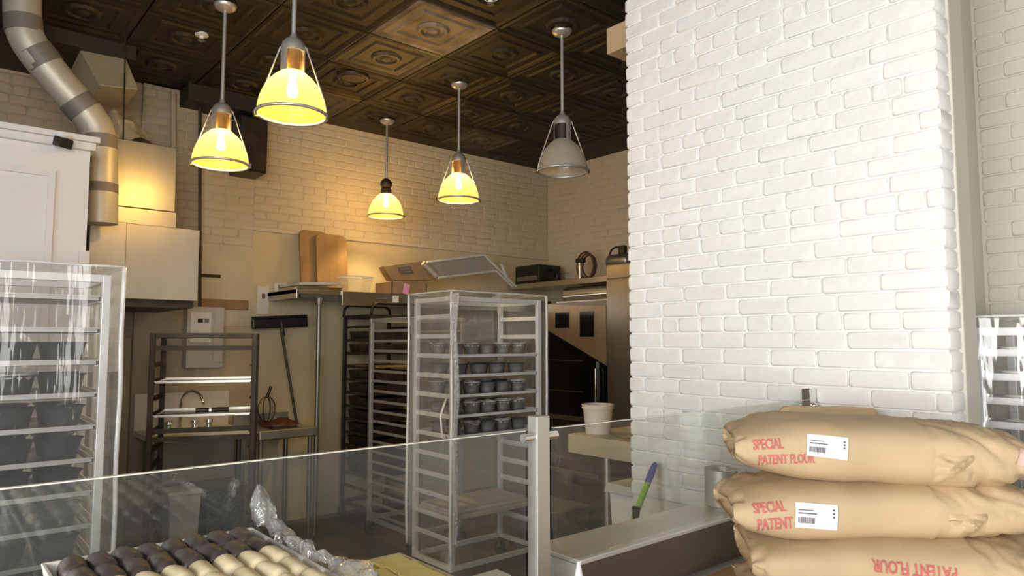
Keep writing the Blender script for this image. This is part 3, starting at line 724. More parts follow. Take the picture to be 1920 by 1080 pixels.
for k in range(4):
    a = PI*k/4
    MB().tube([(.07*math.cos(a)*math.sin(PI*s/12), .07*math.sin(a)*math.sin(PI*s/12), .02+.10*(1-math.cos(PI*s/12))) for s in range(13)], .003, 5).build('wire', 'bronze', t, smooth=True)
    MB().tube([(-.07*math.cos(a)*math.sin(PI*s/12), -.07*math.sin(a)*math.sin(PI*s/12), .02+.10*(1-math.cos(PI*s/12))) for s in range(13)], .003, 5).build('wire', 'bronze', t, smooth=True)
MB().tube([(0, 0, .21), (.03, 0, .30)], .012, 8).build('handle', 'bronze', t, smooth='auto')
MB().lathe([(.05, .0), (.05, .022)], n=14, cap0=True, cap1=True).build('stand', 'red_cloth', t, smooth='auto')
t = thing('squeegee', 'wide black floor squeegee stood upside down against the plaster wall', 'squeegee', (2.44, 5.55, .82))
a = on(472, 607, Y=5.58); b_ = on(576, 602, Y=5.58)
rr_ = RY(-math.atan2(b_.z-a.z, b_.x-a.x)); mid = (a+b_)/2; hl = (b_-a).length/2
part(t, MB().box((mid.x-hl, 5.56, mid.z-.045), (mid.x+hl, 5.60, mid.z+.04), rr_), 'head', 'black', bevel=.012)
part(t, MB().box((mid.x-hl, 5.572, mid.z+.04), (mid.x+hl, 5.588, mid.z+.055), rr_, (mid.x, 5.58, mid.z)), 'blade', 'black')
h0 = on(527, 617, Y=5.57); h1 = on(556, 800, Y=5.50); h1.z = .822
part(t, MB().tube([tuple(h0), tuple(h1)], .011, 8), 'handle', 'bronze', smooth='auto')
part(t, MB().tube([tuple(h0+Vector((0, 0, .06))), tuple(h0-Vector((-.02, 0, .06)))], .016, 8), 'socket', 'bronze', smooth='auto')

# ------------------------------------------------------------------ steel wall shelf along the back wall and things on it
SZ = 1.88; SY = 5.10
t = thing('steel_shelf', 'deep stainless steel wall shelf with a folded lip running along the back wall', 'shelf', (3.6, 5.4, 0))
part(t, MB().box((2.19, SY, SZ-.035), (4.85, 5.68, SZ)), 'deck', 'steel', bevel=.003)
part(t, MB().box((2.56, SY-.012, SZ-.115), (4.85, SY, SZ)), 'front_lip', 'steel', bevel=.003)
part(t, MB().box((2.19, SY, SZ-.07), (2.205, 5.68, SZ)), 'end_lip', 'steel', bevel=.002)
part(t, MB().box((2.24, SY+.04, SZ-.06), (4.8, 5.62, SZ-.035)), 'stiffener', 'dull_steel')
part(t, MB().tube([(2.40, 5.16, 0), (2.40, 5.16, SZ-.04)], .018, 12), 'leg', 'dull_steel', smooth='auto')
part(t, MB().lathe([(.03, SZ-.11), (.035, SZ-.06)], (2.40, 5.16, 0), 12, cap0=True, cap1=True), 'leg_socket', 'dull_steel', smooth='auto')
part(t, MB().tube([(4.7, 5.16, 0), (4.7, 5.16, SZ-.04)], .018, 12), 'leg', 'dull_steel', smooth='auto')
part(t, MB().box((3.02, SY-.018, SZ-.085), (3.075, SY-.011, SZ-.02)), 'label', 'paper')
# pans sticking out at the shelf end
sp_ = pan_mesh('sheet_pan', .36, .38, 'steel', .022)
o = link('sheet_pan', sp_, None, (2.20, 5.10, SZ)); tag(o, 'sheet pan at the open end of the steel wall shelf under another pan', 'sheet pan')
o = link('sheet_pan', pan_mesh('sheet_pan', .34, .36, 'alu'), None, (2.215, 5.115, SZ+.03)); o.rotation_euler = (0, -.06, .02); tag(o, 'tilted sheet pan lying on a pan at the end of the wall shelf', 'sheet pan')
# cutting boards
for (xa, xb, ya, lab, zt, m_) in ((2.425, 2.66, 5.63, 'narrow brown cutting board with a rounded corner leaning on the wall above the shelf', 2.425, 'wood'), (2.55, 2.835, 5.585, 'wide orange brown cutting board leaning in front of a narrower one on the shelf', 2.40, 'wood')):
    pts = []; r_ = .045; zb_ = SZ+.004
    for cx_, cz_, a0 in ((xb-r_, zt-r_, 0), (xa+r_, zt-r_, PI/2)):
        for k in range(6): a = a0+PI/2*k/5; pts.append((cx_+r_*math.cos(a), cz_+r_*math.sin(a)))
    pts += [(xa, zb_), (xb, zb_)]
    n = len(pts); v = [(x_, ya-.012-.06*(zt-z_)/.5, z_) for x_, z_ in pts]+[(x_, ya+.012-.06*(zt-z_)/.5, z_) for x_, z_ in pts]
    f = [tuple(range(n))[::-1] if False else tuple(range(n)), tuple(range(2*n-1, n-1, -1))]+[(k, n+k, n+(k+1) % n, (k+1) % n) for k in range(n)]
    tag(MB().add(v, f).build('cutting_board', m_, bevel=.004), lab, 'cutting board')
# clear tub
t = thing('clear_tub', 'empty clear plastic tub on the steel wall shelf beside the cutting boards', 'tub', (2.72, 5.2, SZ+.001))
b = MB(); x0, x1, y0, y1 = -.10, .14, -.07, .12
b.add([(x0+.02, y0+.02, 0), (x1-.02, y0+.02, 0), (x1-.02, y1-.02, 0), (x0+.02, y1-.02, 0), (x0, y0, .13), (x1, y0, .13), (x1, y1, .13), (x0, y1, .13)], [(0, 3, 2, 1), (0, 1, 5, 4), (1, 2, 6, 5), (2, 3, 7, 6), (3, 0, 4, 7)])
b.build('body', 'tub_clear', t)
MB().tube([(x0, y0, .13), (x1, y0, .13), (x1, y1, .13), (x0, y1, .13)], .006, 6, closed=True).build('rim', 'film_edge', t)
# cardboard box, tilted, with a printed dark panel, and an open box under it
t = thing('cardboard_box', 'brown cardboard box tilted on the shelf with a dark printed panel', 'box', (3.30, 5.35, SZ+.10))
A = on(719, 499, Y=5.25); B_ = on(790, 489, Y=5.25); D_ = on(735, 526, Y=5.25); C_ = on(812, 525, Y=5.25)
bk = Vector((.12, .30, .02))
part(t, MB().hexa([D_, C_, C_+bk, D_+bk, A, B_, B_+bk, A+bk]), 'carton', 'cardboard', bevel=.003)
def lerpq(u, v): return (D_.lerp(C_, u)).lerp(A.lerp(B_, u), v)
off = Vector((0, -.003, 0))
q4 = [lerpq(.28, .38)+off, lerpq(.62, .38)+off, lerpq(.64, .80)+off, lerpq(.30, .80)+off]
lb = part(t, MB().add(q4, [(0, 1, 2, 3)]), 'printed_panel', 'ink')
for v_ in (.48, .66):
    a4 = [lerpq(.34, v_)+off*2, lerpq(.57, v_)+off*2, lerpq(.58, v_+.05)+off*2, lerpq(.35, v_+.05)+off*2]
    part(t, MB().add(a4, [(0, 1, 2, 3)]), 'print_line', 'cardboard')
t = thing('open_carton', 'low dark brown carton under the tilted box with a pink note on it', 'box', (3.25, 5.3, SZ))
bx0, bx1, by0, by1 = on(735, 545, Y=5.14).x, on(800, 545, Y=5.14).x, 5.14, 5.42
b = MB().box((bx0, by0, SZ+.001), (bx1, by0+.006, SZ+.105)).box((bx0, by1-.006, SZ+.001), (bx1, by1, SZ+.105)).box((bx0, by0, SZ+.001), (bx0+.006, by1, SZ+.105)).box((bx1-.006, by0, SZ+.001), (bx1, by1, SZ+.105)).box((bx0, by0, SZ+.001), (bx1, by1, SZ+.006))
part(t, b, 'carton', 'cardboard')
tag(MB().box((bx0+.11, by0-.006, SZ+.004), (bx0+.165, by0-.002, SZ+.092), RY(.2)).build('pink_note', 'pink'), 'pink paper note stuck on the low carton on the shelf', 'note')
b = MB().box((bx0+.20, by0+.03, SZ+.008), (bx0+.29, by0+.10, SZ+.10))
tag(b.build('amber_jar', 'amber', bevel=.012), 'small amber jar in the low carton on the shelf', 'jar')
# folded aluminium frame leaning over the shelf
t = thing('folded_frame', 'pale folded metal frame leaning across the shelf above the covered rack', 'frame', (3.7, 4.9, SZ))
def Pf(x_, y_, Y): return tuple(on(x_, y_, Y=Y))
for (p_, q_) in (((800, 492), (908, 478)), ((822, 521), (930, 508)), ((908, 478), (968, 538)), ((930, 508), (962, 538))):
    part(t, MB().tube([Pf(*p_, 5.12), Pf(*q_, 5.12)], .011, 8), 'rail', 'alu', smooth='auto')
A, B_, C_, D_ = [Vector(Pf(*p_, 5.14)) for p_ in ((800, 492), (908, 480), (930, 508), (822, 521))]
part(t, MB().hexa([D_, C_, C_+Vector((0, .006, 0)), D_+Vector((0, .006, 0)), A, B_, B_+Vector((0, .006, 0)), A+Vector((0, .006, 0))]), 'web', 'alu_dull')
part(t, MB().tube([Pf(793, 493, 5.10), Pf(818, 518, 5.10)], .022, 10), 'end_block', 'parchment', smooth='auto')
part(t, MB().tube([Pf(940, 495, 5.12), Pf(950, 522, 5.12)], .014, 8), 'hinge', 'alu', smooth='auto')

# ------------------------------------------------------------------ oven corner along the right wall
RZS = 2.075
t = thing('high_shelf', 'steel shelf over the oven along the right wall', 'shelf', (5.1, 4.6, RZS))
part(t, MB().box((4.78, 4.06, RZS-.03), (5.36, 5.68, RZS)), 'deck', 'steel', bevel=.002)
part(t, MB().box((4.77, 4.06, RZS-.05), (4.785, 5.68, RZS)), 'lip', 'steel')
part(t, MB().box((4.775, 4.06, 0), (4.83, 4.10, RZS+.02)), 'upright', 'dull_steel')
# oven
t = thing('deck_oven', 'tall oven with a tan steel fascia, two dark displays and a black glass door', 'oven', (5.0, 4.5, 0))
part(t, MB().box((4.62, 4.12, .12), (5.34, 4.90, 1.84)), 'body', 'dull_steel', bevel=.004)
fa = [(4.875, 1.83), (4.135, 1.79), (4.135, 1.27), (4.875, 1.585)]  # tan panel with its lower edge cut on a slant
v = [(4.60, y_, z_) for y_, z_ in fa]+[(4.62, y_, z_) for y_, z_ in fa]
part(t, MB().add(v, [(0, 1, 2, 3), (7, 6, 5, 4), (0, 4, 5, 1), (1, 5, 6, 2), (2, 6, 7, 3), (3, 7, 4, 0)]), 'fascia', 'fascia_tan')
part(t, MB().box((4.592, 4.585, 1.605), (4.602, 4.765, 1.75)), 'display', 'black_glass')
part(t, MB().box((4.592, 4.275, 1.52), (4.602, 4.445, 1.75)), 'display', 'black_glass')
dr = part(t, MB().box((4.612, 4.13, .80), (4.621, 4.88, 1.60)), 'door', 'black_glass')
part(t, MB().box((4.595, 4.13, .76), (4.615, 4.88, .80)), 'door_sill', 'dull_steel')
part(t, MB().box((4.608, 4.13, .14), (4.619, 4.88, .75)), 'lower_panel', 'bronze')
part(t, MB().box((4.60, 4.24, .95), (4.611, 4.255, 1.30)), 'door_seam', 'nickel')
part(t, MB().tube([(4.57, 4.235, .92), (4.57, 4.235, 1.24)], .012, 10), 'handle', 'chrome', smooth='auto')
for z_ in (1.02, 1.30): part(t, MB().box((4.609, 4.42, z_), (4.6115, 4.88, z_+.006)), 'rack_line', 'dull_steel')
for x_ in (4.68, 5.28):
    for y_ in (4.18, 4.84): part(t, MB().tube([(x_, y_, 0), (x_, y_, .13)], .025, 10), 'foot', 'dull_steel', smooth='auto')
t = thing('steam_hood', 'shiny rounded steel vent on top of the oven', 'vent', (4.9, 4.5, 1.84))
part(t, MB().tube([(4.86, 4.28, 1.925), (4.86, 4.85, 1.925)], .085, 20), 'barrel', 'chrome', smooth='auto')
part(t, MB().box((4.7, 4.20, 1.841), (5.1, 4.86, 1.86)), 'base', 'steel')
# tall steel cabinet
t = thing('steel_cabinet', 'tall stainless steel cabinet partly hidden by the brick pillar', 'cabinet', (4.8, 3.7, 0))
part(t, MB().box((4.47, 3.3, .1), (5.3, 4.0, 2.13)), 'body', 'steel', bevel=.004)
d = part(t, MB().box((4.45, 3.31, .55), (4.472, 3.99, 2.0)), 'door', 'steel', bevel=.004)
part(t, MB().box((4.45, 3.31, 2.01), (4.472, 3.99, 2.12)), 'top_panel', 'steel', bevel=.003)
part(t, MB().box((4.45, 3.31, .12), (4.472, 3.99, .54)), 'lower_panel', 'steel', bevel=.003)
part(t, MB().tube([(4.42, 3.36, 1.1), (4.42, 3.36, 1.5)], .012, 8), 'handle', 'chrome', smooth='auto')
for x_ in (4.55, 5.2):
    for y_ in (3.4, 3.92): part(t, MB().tube([(x_, y_, 0), (x_, y_, .1)], .025, 10), 'foot', 'dull_steel', smooth='auto')
# things on the high shelf
def onshelf(px_): return on(px_, 515, X=4.98)
q = onshelf(985)
t = thing('black_machine', 'black kitchen machine with a looped handle on the high shelf in the corner', 'appliance', (4.98, 5.2, RZS))
ya, yb = on(1022, 500, X=4.98).y, on(975, 500, X=4.98).y; yc = on(936, 500, X=4.98).y
part(t, MB().box((4.90, ya, RZS+.001), (5.22, yb, RZS+.21)), 'body', 'black', bevel=.02)
part(t, MB().box((4.92, yb, RZS+.02), (5.18, min(yc, 5.66), RZS+.13)), 'motor', 'black', bevel=.03)
part(t, MB().box((4.885, ya+.03, RZS+.04), (4.905, yb-.05, RZS+.09)), 'badge_plate', 'dull_steel', bevel=.002)
hy = ya
part(t, MB().tube([(5.05, hy, RZS+.15), (5.05, hy-.07, RZS+.15), (5.05, hy-.11, RZS+.11), (5.05, hy-.10, RZS+.03), (5.05, hy-.06, RZS+.012)], .014, 8), 'handle', 'black', smooth=True)
t = thing('hose_reel', 'coiled brown hose around a chrome spray gun on the high shelf', 'hose', (4.98, on(1097, 500, X=4.95).y, RZS))
for k in range(3):
    r_ = .135-.012*k
    pts = [(.03*k-.03, r_*math.cos(2*PI*s/22)*.82, .142+r_*math.sin(2*PI*s/22)) for s in range(22)]
    MB().tube(pts, .010, 7, closed=True).build('coil', 'brown_hose', t, smooth=True)
MB().tube([(-.07, .03, .008), (-.07, .03, .17)], .019, 12).build('spray_tube', 'chrome', t, smooth='auto')
MB().box((-.085, -.03, .17), (-.045, .08, .215)).build('spray_head', 'black', t, bevel=.01)
yq = on(1158, 490, X=4.75).y
t = thing('grey_motor', 'rounded grey motor with a looped cable on top of the tall steel cabinet', 'motor', (4.75, yq, 2.13))
MB().tube([(0, .10, .065), (0, .08, .065), (0, -.12, .065), (0, -.14, .065)], [.05, .064, .064, .05], 16).build('housing', 'dull_steel', t, smooth='auto')
pts = [(-.02, .08*math.cos(PI*k/10), .10+.09*math.sin(PI*k/10)) for k in range(11)]
MB().tube(pts, .009, 7).build('cable', 'black', t, smooth=True)
MB().box((-.03, -.10, .12), (.02, -.03, .20)).build('plug', 'black', t, bevel=.01)
# ------------------------------------------------------------------ butcher block table, tub, bins, broom
t = thing('block_table', 'thick pale butcher block table on steel legs behind the pillar', 'table', (3.6, 2.7, 0))
part(t, MB().box((3.16, 2.25, .785), (4.05, 3.17, .90)), 'top', 'block_wood', bevel=.004)
for x_, y_ in ((3.28, 2.95), (3.28, 2.32), (3.97, 3.1), (3.97, 2.32)): part(t, MB().tube([(x_, y_, 0), (x_, y_, .785)], .019, 12), 'leg', 'nickel', smooth='auto')
part(t, MB().box((3.22, 2.3, .22), (4.0, 3.1, .245)), 'undershelf', 'dull_steel')
t = thing('plastic_tub', 'cream plastic tub standing on the butcher block table', 'tub', (3.31, 3.05, .90))
MB().lathe([(.001, .001), (.078, .001), (.083, .06), (.098, .172), (.104, .178), (.104, .184), (.095, .184), (.078, .01), (.001, .008)], n=28).build('body', 'tub', t, smooth='auto')
MB().lathe([(.0975, .158), (.1035, .160), (.1035, .166), (.098, .168)], n=28).build('rib', 'tub', t, smooth=True)
b = crumple(lambda u, v: (3.26+.35*u, 2.45+.42*v, .905+.02*math.sin(PI*u)*math.sin(PI*v)), 14, 14, .008, 25, 7)
tag(b.build('dough_sheet', 'yellow', smooth=True), 'yellow sheet of dough on the butcher block table beside the tub', 'dough')
t = thing('ingredient_bin', 'white plastic ingredient bin with a lid beside the brick pillar', 'bin', (2.98, 2.385, 0))
MB().hexa([(-.10, -.17, .0), (.14, -.17, .0), (.14, .14, .0), (-.10, .14, .0), (-.13, -.2, .68), (.16, -.2, .68), (.16, .17, .68), (-.13, .17, .68)]).build('body', 'plastic_white', t, bevel=.012)
MB().hexa([(-.15, -.21, .68), (.17, -.21, .68), (.17, .19, .68), (-.15, .19, .68), (-.14, -.2, .73), (.16, -.2, .73), (.16, .18, .73), (-.14, .18, .73)]).build('lid', 'panel_grey', t, bevel=.008)
t = thing('floor_crate', 'speckled dark grey crate on the floor behind the counter', 'crate', (3.4, 3.75, 0))
b = MB().box((-.03, -.25, 0), (.30, .25, .30)); b.build('body', 'speck', t, bevel=.01)
MB().box((-.045, -.265, .28), (.315, .265, .32)).build('rim', 'dull_steel', t, bevel=.006)
t = thing('lower_machine', 'low dark steel machine on the floor between the covered rack and the table', 'appliance', (3.9, 3.7, 0))
MB().box((-.15, -.30, .02), (.3, .35, .62)).build('body', 'bronze', t, bevel=.02)
MB().box((-.17, -.26, .50), (-.15, .30, .53)).build('handle', 'dull_steel', t, bevel=.004)
MB().box((-.16, -.2, .28), (-.148, .05, .30)).build('vent', 'dull_steel', t)
t = thing('broom', 'green broom handle with a blue tip leaning on the brick pillar', 'broom', (2.30, 1.93, 0))
tp = on(1229, 868, X=2.515); lo = on(1190, 968, X=2.33); dr_ = (tp-lo).normalized(); btm = lo+dr_*((.06-lo.z)/dr_.z)
mid_ = tp.lerp(lo, .40)
part(t, MB().tube([tuple(btm), tuple(mid_)], .013, 12), 'handle', 'green', smooth='auto')
part(t, MB().tube([tuple(mid_), tuple(mid_.lerp(tp, .5)), tuple(tp-dr_*.012), tuple(tp)], [.0145, .0155, .013, .007], 12), 'tip', 'blue', smooth='auto')
part(t, MB().box((btm.x-.05, btm.y-.14, .05), (btm.x+.05, btm.y+.14, .10)), 'brush_block', 'blue', bevel=.01)
part(t, MB().box((btm.x-.055, btm.y-.145, .0), (btm.x+.055, btm.y+.145, .05)), 'bristles', 'ink')
t = thing('dustpan', 'black dustpan handle standing beside the green broom', 'dustpan', (2.2, 1.86, 0))
hx = on(1193, 950, X=2.24)
part(t, MB().tube([(hx.x-.03, hx.y, .02), tuple(hx-Vector((.004, 0, .05))), tuple(hx)], [.013, .013, .017], 10), 'handle', 'black', smooth='auto')
part(t, MB().box((hx.x-.15, hx.y-.12, .0), (hx.x+.03, hx.y+.12, .02)).box((hx.x-.15, hx.y-.12, .0), (hx.x-.14, hx.y+.12, .08)), 'scoop', 'black')
t = thing('steel_can', 'open steel can on the counter ledge behind the flour bags', 'can', (2.10, 1.375, .93))
MB().lathe([(.001, .001), (.055, .001), (.055, .118), (.058, .12), (.055, .122), (.052, .118), (.052, .006), (.001, .006)], n=28).build('body', 'ledge_steel', t, smooth='auto')

# ------------------------------------------------------------------ wrapped rack in the corridor
rk6 = rack('tray_rack', 'bright steel tray rack wrapped in plastic in the passage behind the pillar', 2.93, .36, 0, .44, .50, 1.53, 1.44, .085, 15, 'alu', ledge=.022)
me = MB().box((0, 0, 0), (.37, .46, .03)).mesh('sheet_pan', 'chrome')
for k in range(0, 9, 1):
    o = link('sheet_pan', me, None, (2.965, .38, 1.44-.17*k*.5-.010)) if k % 1 == 0 else None
    tag(o, 'shiny pan on the %s ledge of the wrapped rack in the passage' % ORD[k], 'sheet pan', 'shiny pans in the wrapped rack')
cover('rack_cover', 'crumpled clear plastic wrapped around the bright rack in the passage', 2.93, .36, .44, .50, .5, 1.57, ('left', 'front', 'top'), 5.7, ('bl',), amp=.03)

# ------------------------------------------------------------------ flour bags on a wooden table
t = thing('wooden_table', 'brown wooden table against the steel counter carrying the flour bags', 'table', (1.85, .75, 0))
for k in range(6):
    part(t, MB().box((1.0, .26+.162*k, .76), (2.50, .26+.162*(k+1)-.003, .80)), 'plank', 'table_wood', bevel=.002)
for x_ in (1.04, 2.42):
    for y_ in (.30, 1.14): part(t, MB().box((x_, y_, 0), (x_+.06, y_+.06, .76)), 'leg', 'table_wood')
def bag_mesh(L, Wd, Hh, seed, sag=0.):
    nu, nv = 120, 64; v = []; f = []
    for i in range(nu+1):
        u = -1+2*i/nu
        e = 1-abs(u)**(4.0 if u < 0 else 6.0)
        hz = Hh*(.40+.60*max(0, e)**.6)
        wy = Wd*(.82+.18*max(0, e)**.6)*(1-.03*math.cos(u*3))
        for j in range(nv):
            a = 2*PI*j/nv; c_, s_ = math.cos(a), math.sin(a)
            p = 3.0
            cy_ = math.copysign(abs(c_)**(2/p), c_); sz_ = math.copysign(abs(s_)**(2/p), s_)
            x_ = u*L/2; y_ = cy_*wy/2; z_ = sz_*hz/2
            q = Vector((x_, y_, z_))
            k = 1.0
            dn = noise.noise(q*5+Vector((seed*3.1, 0, 0)))*.010+noise.noise(q*14+Vector((0, seed*2.3, 0)))*.003
            # creases: sharp ridges, stronger towards the folded ends
            for fr_, am in ((7, .013), (15, .007)):
                w_ = q+noise.noise_vector(q*6+Vector((seed, seed, 0)))*.03
                cr = abs(noise.noise(Vector((w_.x*fr_*1.1+w_.z*fr_, w_.y*fr_-w_.x*fr_*.4+seed*1.7, w_.z*fr_))))
                dn -= am*max(0, .22-cr)/.22*(.25+.75*abs(u)**1.5)*(.04 if (y_ < .05 and -.93 < u < .3) else 1)
            nrm = Vector((0, cy_*Hh, sz_*Wd)).normalized()
            q = q+nrm*dn*k
            z_ = q.z+Hh/2+sag*(u*u)
            if z_ < .004: z_ = .004
            v.append((q.x, q.y, z_))
    for i in range(nu):
        for j in range(nv): f.append((i*nv+j, (i+1)*nv+j, (i+1)*nv+(j+1) % nv, i*nv+(j+1) % nv))
    # folded, slightly recessed ends
    for i0, sg in ((0, -1), (nu, 1)):
        base = len(v)
        ring = [v[i0*nv+j] for j in range(nv)]
        cx_ = sum(p[0] for p in ring)/nv; cy_ = sum(p[1] for p in ring)/nv; cz_ = sum(p[2] for p in ring)/nv
        for p in ring: v.append((cx_-sg*.012+sg*.004, cy_+(p[1]-cy_)*.86, cz_+(p[2]-cz_)*.62))
        v.append((cx_-sg*.02, cy_, cz_))
        for j in range(nv):
            a, b2 = i0*nv+j, i0*nv+(j+1) % nv; c2, d2 = base+(j+1) % nv, base+j
            f.append((a, b2, c2, d2) if sg > 0 else (d2, c2, b2, a))
            f.append((d2, c2, base+nv) if sg > 0 else (base+nv, c2, d2))
    return MB().add(v, f)
def bag(label, cx_, cy_, z, rz, L, Wd, Hh, seed, tilt=0., prints=(), sag=0., upright=False):
    t = thing('flour_bag', label, 'flour bag', (cx_, cy_, z), rz, 'paper flour sacks stacked by the pillar')
    b = bag_mesh(L, Wd, Hh, seed, sag)
    b.v = [(x_, y_, z_+x_*tilt) for x_, y_, z_ in b.v]
    if upright: b.v = [(y_, z_, x_+.12*z_) for x_, y_, z_ in b.v]
    zm = min(q[2] for q in b.v); b.v = [(x_, y_, z_-zm) for x_, y_, z_ in b.v]
    b.build('sack', 'kraft', t, smooth=True)
    bv = BVHTree.FromPolygons([Vector(q) for q in b.v], b.f)
    def proj(u, w, lift=.0032):
        # project a point of the near face (x = u along the sack, w = height above the sack middle) onto the paper
        o_ = Vector((u, -Wd, Hh*.5+w*1.0+.55*Wd*.30)); d_ = Vector((0, 1, -.30)).normalized()
        h_, n_, _, _ = bv.ray_cast(o_, d_)
        if h_ is None: h_ = Vector((u, -Wd/2, Hh*.5)); n_ = Vector((0, -1, 0))
        return h_-d_*lift
    for kind, data in prints:
        if kind == 'text':
            s, u0, w0, size, ang, m_, xs = data
            cu = bpy.data.curves.new('t', 'FONT'); cu.body = s; cu.size = size; cu.resolution_u = 2; cu.offset = size*.02; cu.align_x = 'CENTER'
            to = bpy.data.objects.new('t', cu); COL.objects.link(to)
            dg = bpy.context.evaluated_depsgraph_get(); me = bpy.data.meshes.new_from_object(to.evaluated_get(dg))
            bpy.data.objects.remove(to)
            bm = bmesh.new(); bm.from_mesh(me); bmesh.ops.triangulate(bm, faces=bm.faces[:])
            for _ in range(3):
                lo_ = [e_ for e_ in bm.edges if e_.calc_length() > .008]
                if lo_: bmesh.ops.subdivide_edges(bm, edges=lo_, cuts=1); bmesh.ops.triangulate(bm, faces=bm.faces[:])
            bm.to_mesh(me); bm.free()
            ca, sa = math.cos(ang), math.sin(ang)
            mb = MB(); mb.add([proj(u0+q.co.x*xs*ca-q.co.y*sa, w0+q.co.x*xs*sa+q.co.y*ca) for q in me.vertices], [tuple(p.vertices) for p in me.polygons])
            bpy.data.meshes.remove(me)
            mb.build('printed_text', m_, t)
        else:
            u0, w0, lu, lw, ang, m_, bars = data
            ca, sa = math.cos(ang), math.sin(ang)
            def patch(a0, a1, b0, b1, nu, nv, lift):
                def g(a, b2):
                    x_ = a0+(a1-a0)*a; y_ = b0+(b1-b0)*b2
                    return tuple(proj(u0+x_*ca-y_*sa, w0+x_*sa+y_*ca, lift))
                return MB().grid(g, nu, nv)
            lb_ = patch(0, lu, 0, lw, 12, 8, .0045).build('label' if m_ != 'pink_ink' else 'seal', m_, t, smooth=True)
            if bars:
                k = MB(); x_ = .06
                rr = random.Random(seed)
                while x_ < .46:
                    w_ = rr.choice((.008, .014, .02)); pb = patch(lu*x_, lu*(x_+w_), lw*.18, lw*.42, 1, 2, .0058); k.add(pb.v, pb.f); x_ += w_+rr.choice((.008, .012))
                for y0_, y1_, x1_ in ((.55, .60, .5), (.68, .72, .42)):
                    pb = patch(lu*.06, lu*x1_, lw*y0_, lw*y1_, 3, 1, .0058); k.add(pb.v, pb.f)
                for n_ in range(3):
                    pb = patch(lu*.88, lu*.93, lw*(.45+.14*n_), lw*(.53+.14*n_), 1, 1, .0058); k.add(pb.v, pb.f)
                k.build('barcode', 'ink', lb_)['kind'] = 'stuff'
    return t, proj
AX = math.radians(-50)
b1, pr1 = bag('kraft flour sack on top of the stack with a curled white label', 1.955, .835, 1.118, math.radians(-51), .705, .36, .160, 1, tilt=-.02,
    prints=(('text', ('SPECIAL', -.276, .008, .038, .05, 'red_ink', .52)), ('text', ('PATENT FLOUR', -.234, -.027, .032, .05, 'red_ink', .58)), ('label', (-.188, -.006, .095, .056, -.10, 'paper', True)), ('label', (.285, -.01, .05, .04, -.3, 'pink_ink', False))))
b2, pr2 = bag('kraft flour sack second from the top with a flat white barcode label', 1.93, .83, .982, math.radians(-47), .73, .36, .148, 2, tilt=.035,
    prints=(('text', ('SPECIAL', -.284, .004, .038, .10, 'red_ink', .55)), ('text', ('PATENT', -.272, -.036, .038, .10, 'red_ink', .58)), ('label', (-.228, -.030, .098, .060, -.05, 'paper', True))))
b3, pr3 = bag('kraft flour sack third from the top with upside down red lettering', 1.96, .76, .868, math.radians(-50), .78, .40, .138, 3, tilt=0,
    prints=(('text', ('PATENT FLOUR', -.035, .025, .042, PI-.06, 'red_ink', .62)), ('text', ('SPECIAL', .015, -.022, .040, PI-.06, 'red_ink', .62))))
b4, pr4 = bag('kraft flour sack lowest in the stack on the wooden table', 1.94, .78, .801, math.radians(-50), .74, .40, .075, 4)
b5, pr5 = bag('kraft flour sack standing upright between the stack and the pillar', 2.31, 1.08, .801, math.radians(-50), .455, .34, .12, 6, upright=True)

# folded paper corners standing off the near face of the two upper sacks
for bg, pr_, u0, w0, sd in ((b1, pr1, .10, -.062, 1), (b2, pr2, .12, -.055, 5)):
    def g(a, b2_):
        x_ = u0+.095*a; y_ = w0+.075*b2_
        ht = max(0, 1-max(abs(a-.5)*2, abs(b2_-.45)*1.9))
        rg = .5+.5*abs(noise.noise(Vector((a*3+sd, b2_*4, sd))))
        return tuple(pr_(x_, y_, -.004+.034*ht**.7*rg*(1.2 if abs((a-.3)-(b2_-.2)) < .12 else .75)))
    MB().grid(g, 20, 16).build('corner_fold', 'kraft', bg, smooth='auto')

# squeeze bottle on the wooden table
t = thing('squeeze_bottle', 'cream squeeze bottle with a white nozzle beside the steel counter corner', 'bottle', (on(1085, 1052, Z=1.016).x, on(1085, 1052, Z=1.016).y, .80))

# ------------------------------------------------------------------ pastry trays on a tall table
t = thing('serving_table', 'tall steel serving table under the pastry trays', 'table', (.2, .6, 0))
part(t, MB().box((-.5, .30, 1.07), (.56, .94, 1.10)), 'top', 'steel', bevel=.003)
for x_ in (-.45, .50):
    for y_ in (.35, .88): part(t, MB().tube([(x_, y_, 0), (x_, y_, 1.07)], .018, 10), 'leg', 'dull_steel', smooth='auto')
part(t, MB().box((-.46, .34, .3), (.52, .9, .32)), 'undershelf', 'dull_steel')
TZ = 1.101
def tray(name, label, x0, x1, y0, y1, h, m_, th=.006, flare=.012):
    t = thing(name, label, 'tray', ((x0+x1)/2, (y0+y1)/2, TZ))
    b = MB(); b.box((x0+flare, y0+flare, TZ), (x1-flare, y1-flare, TZ+.004)); 
    part(t, b, 'base', m_)
    o = [(x0, y0), (x1, y0), (x1, y1), (x0, y1)]; i_ = [(x0+flare, y0+flare), (x1-flare, y0+flare), (x1-flare, y1-flare), (x0+flare, y1-flare)]
    b = MB()
    for k in range(4):
        a, c_ = o[k], o[(k+1) % 4]; ia, ic = i_[k], i_[(k+1) % 4]
        cx_, cy_ = (x0+x1)/2, (y0+y1)/2
        ins = lambda p: (p[0]+(th if p[0] < cx_ else -th), p[1]+(th if p[1] < cy_ else -th))
        b.hexa([(*ia, TZ), (*ic, TZ), (*ins(ic), TZ+.003), (*ins(ia), TZ+.003), (*a, TZ+h), (*c_, TZ+h), (*ins(c_), TZ+h), (*ins(a), TZ+h)])
    part(t, b, 'wall', m_, bevel=.0015)
    return t
T1 = (.153, .457, .60, 1.229)
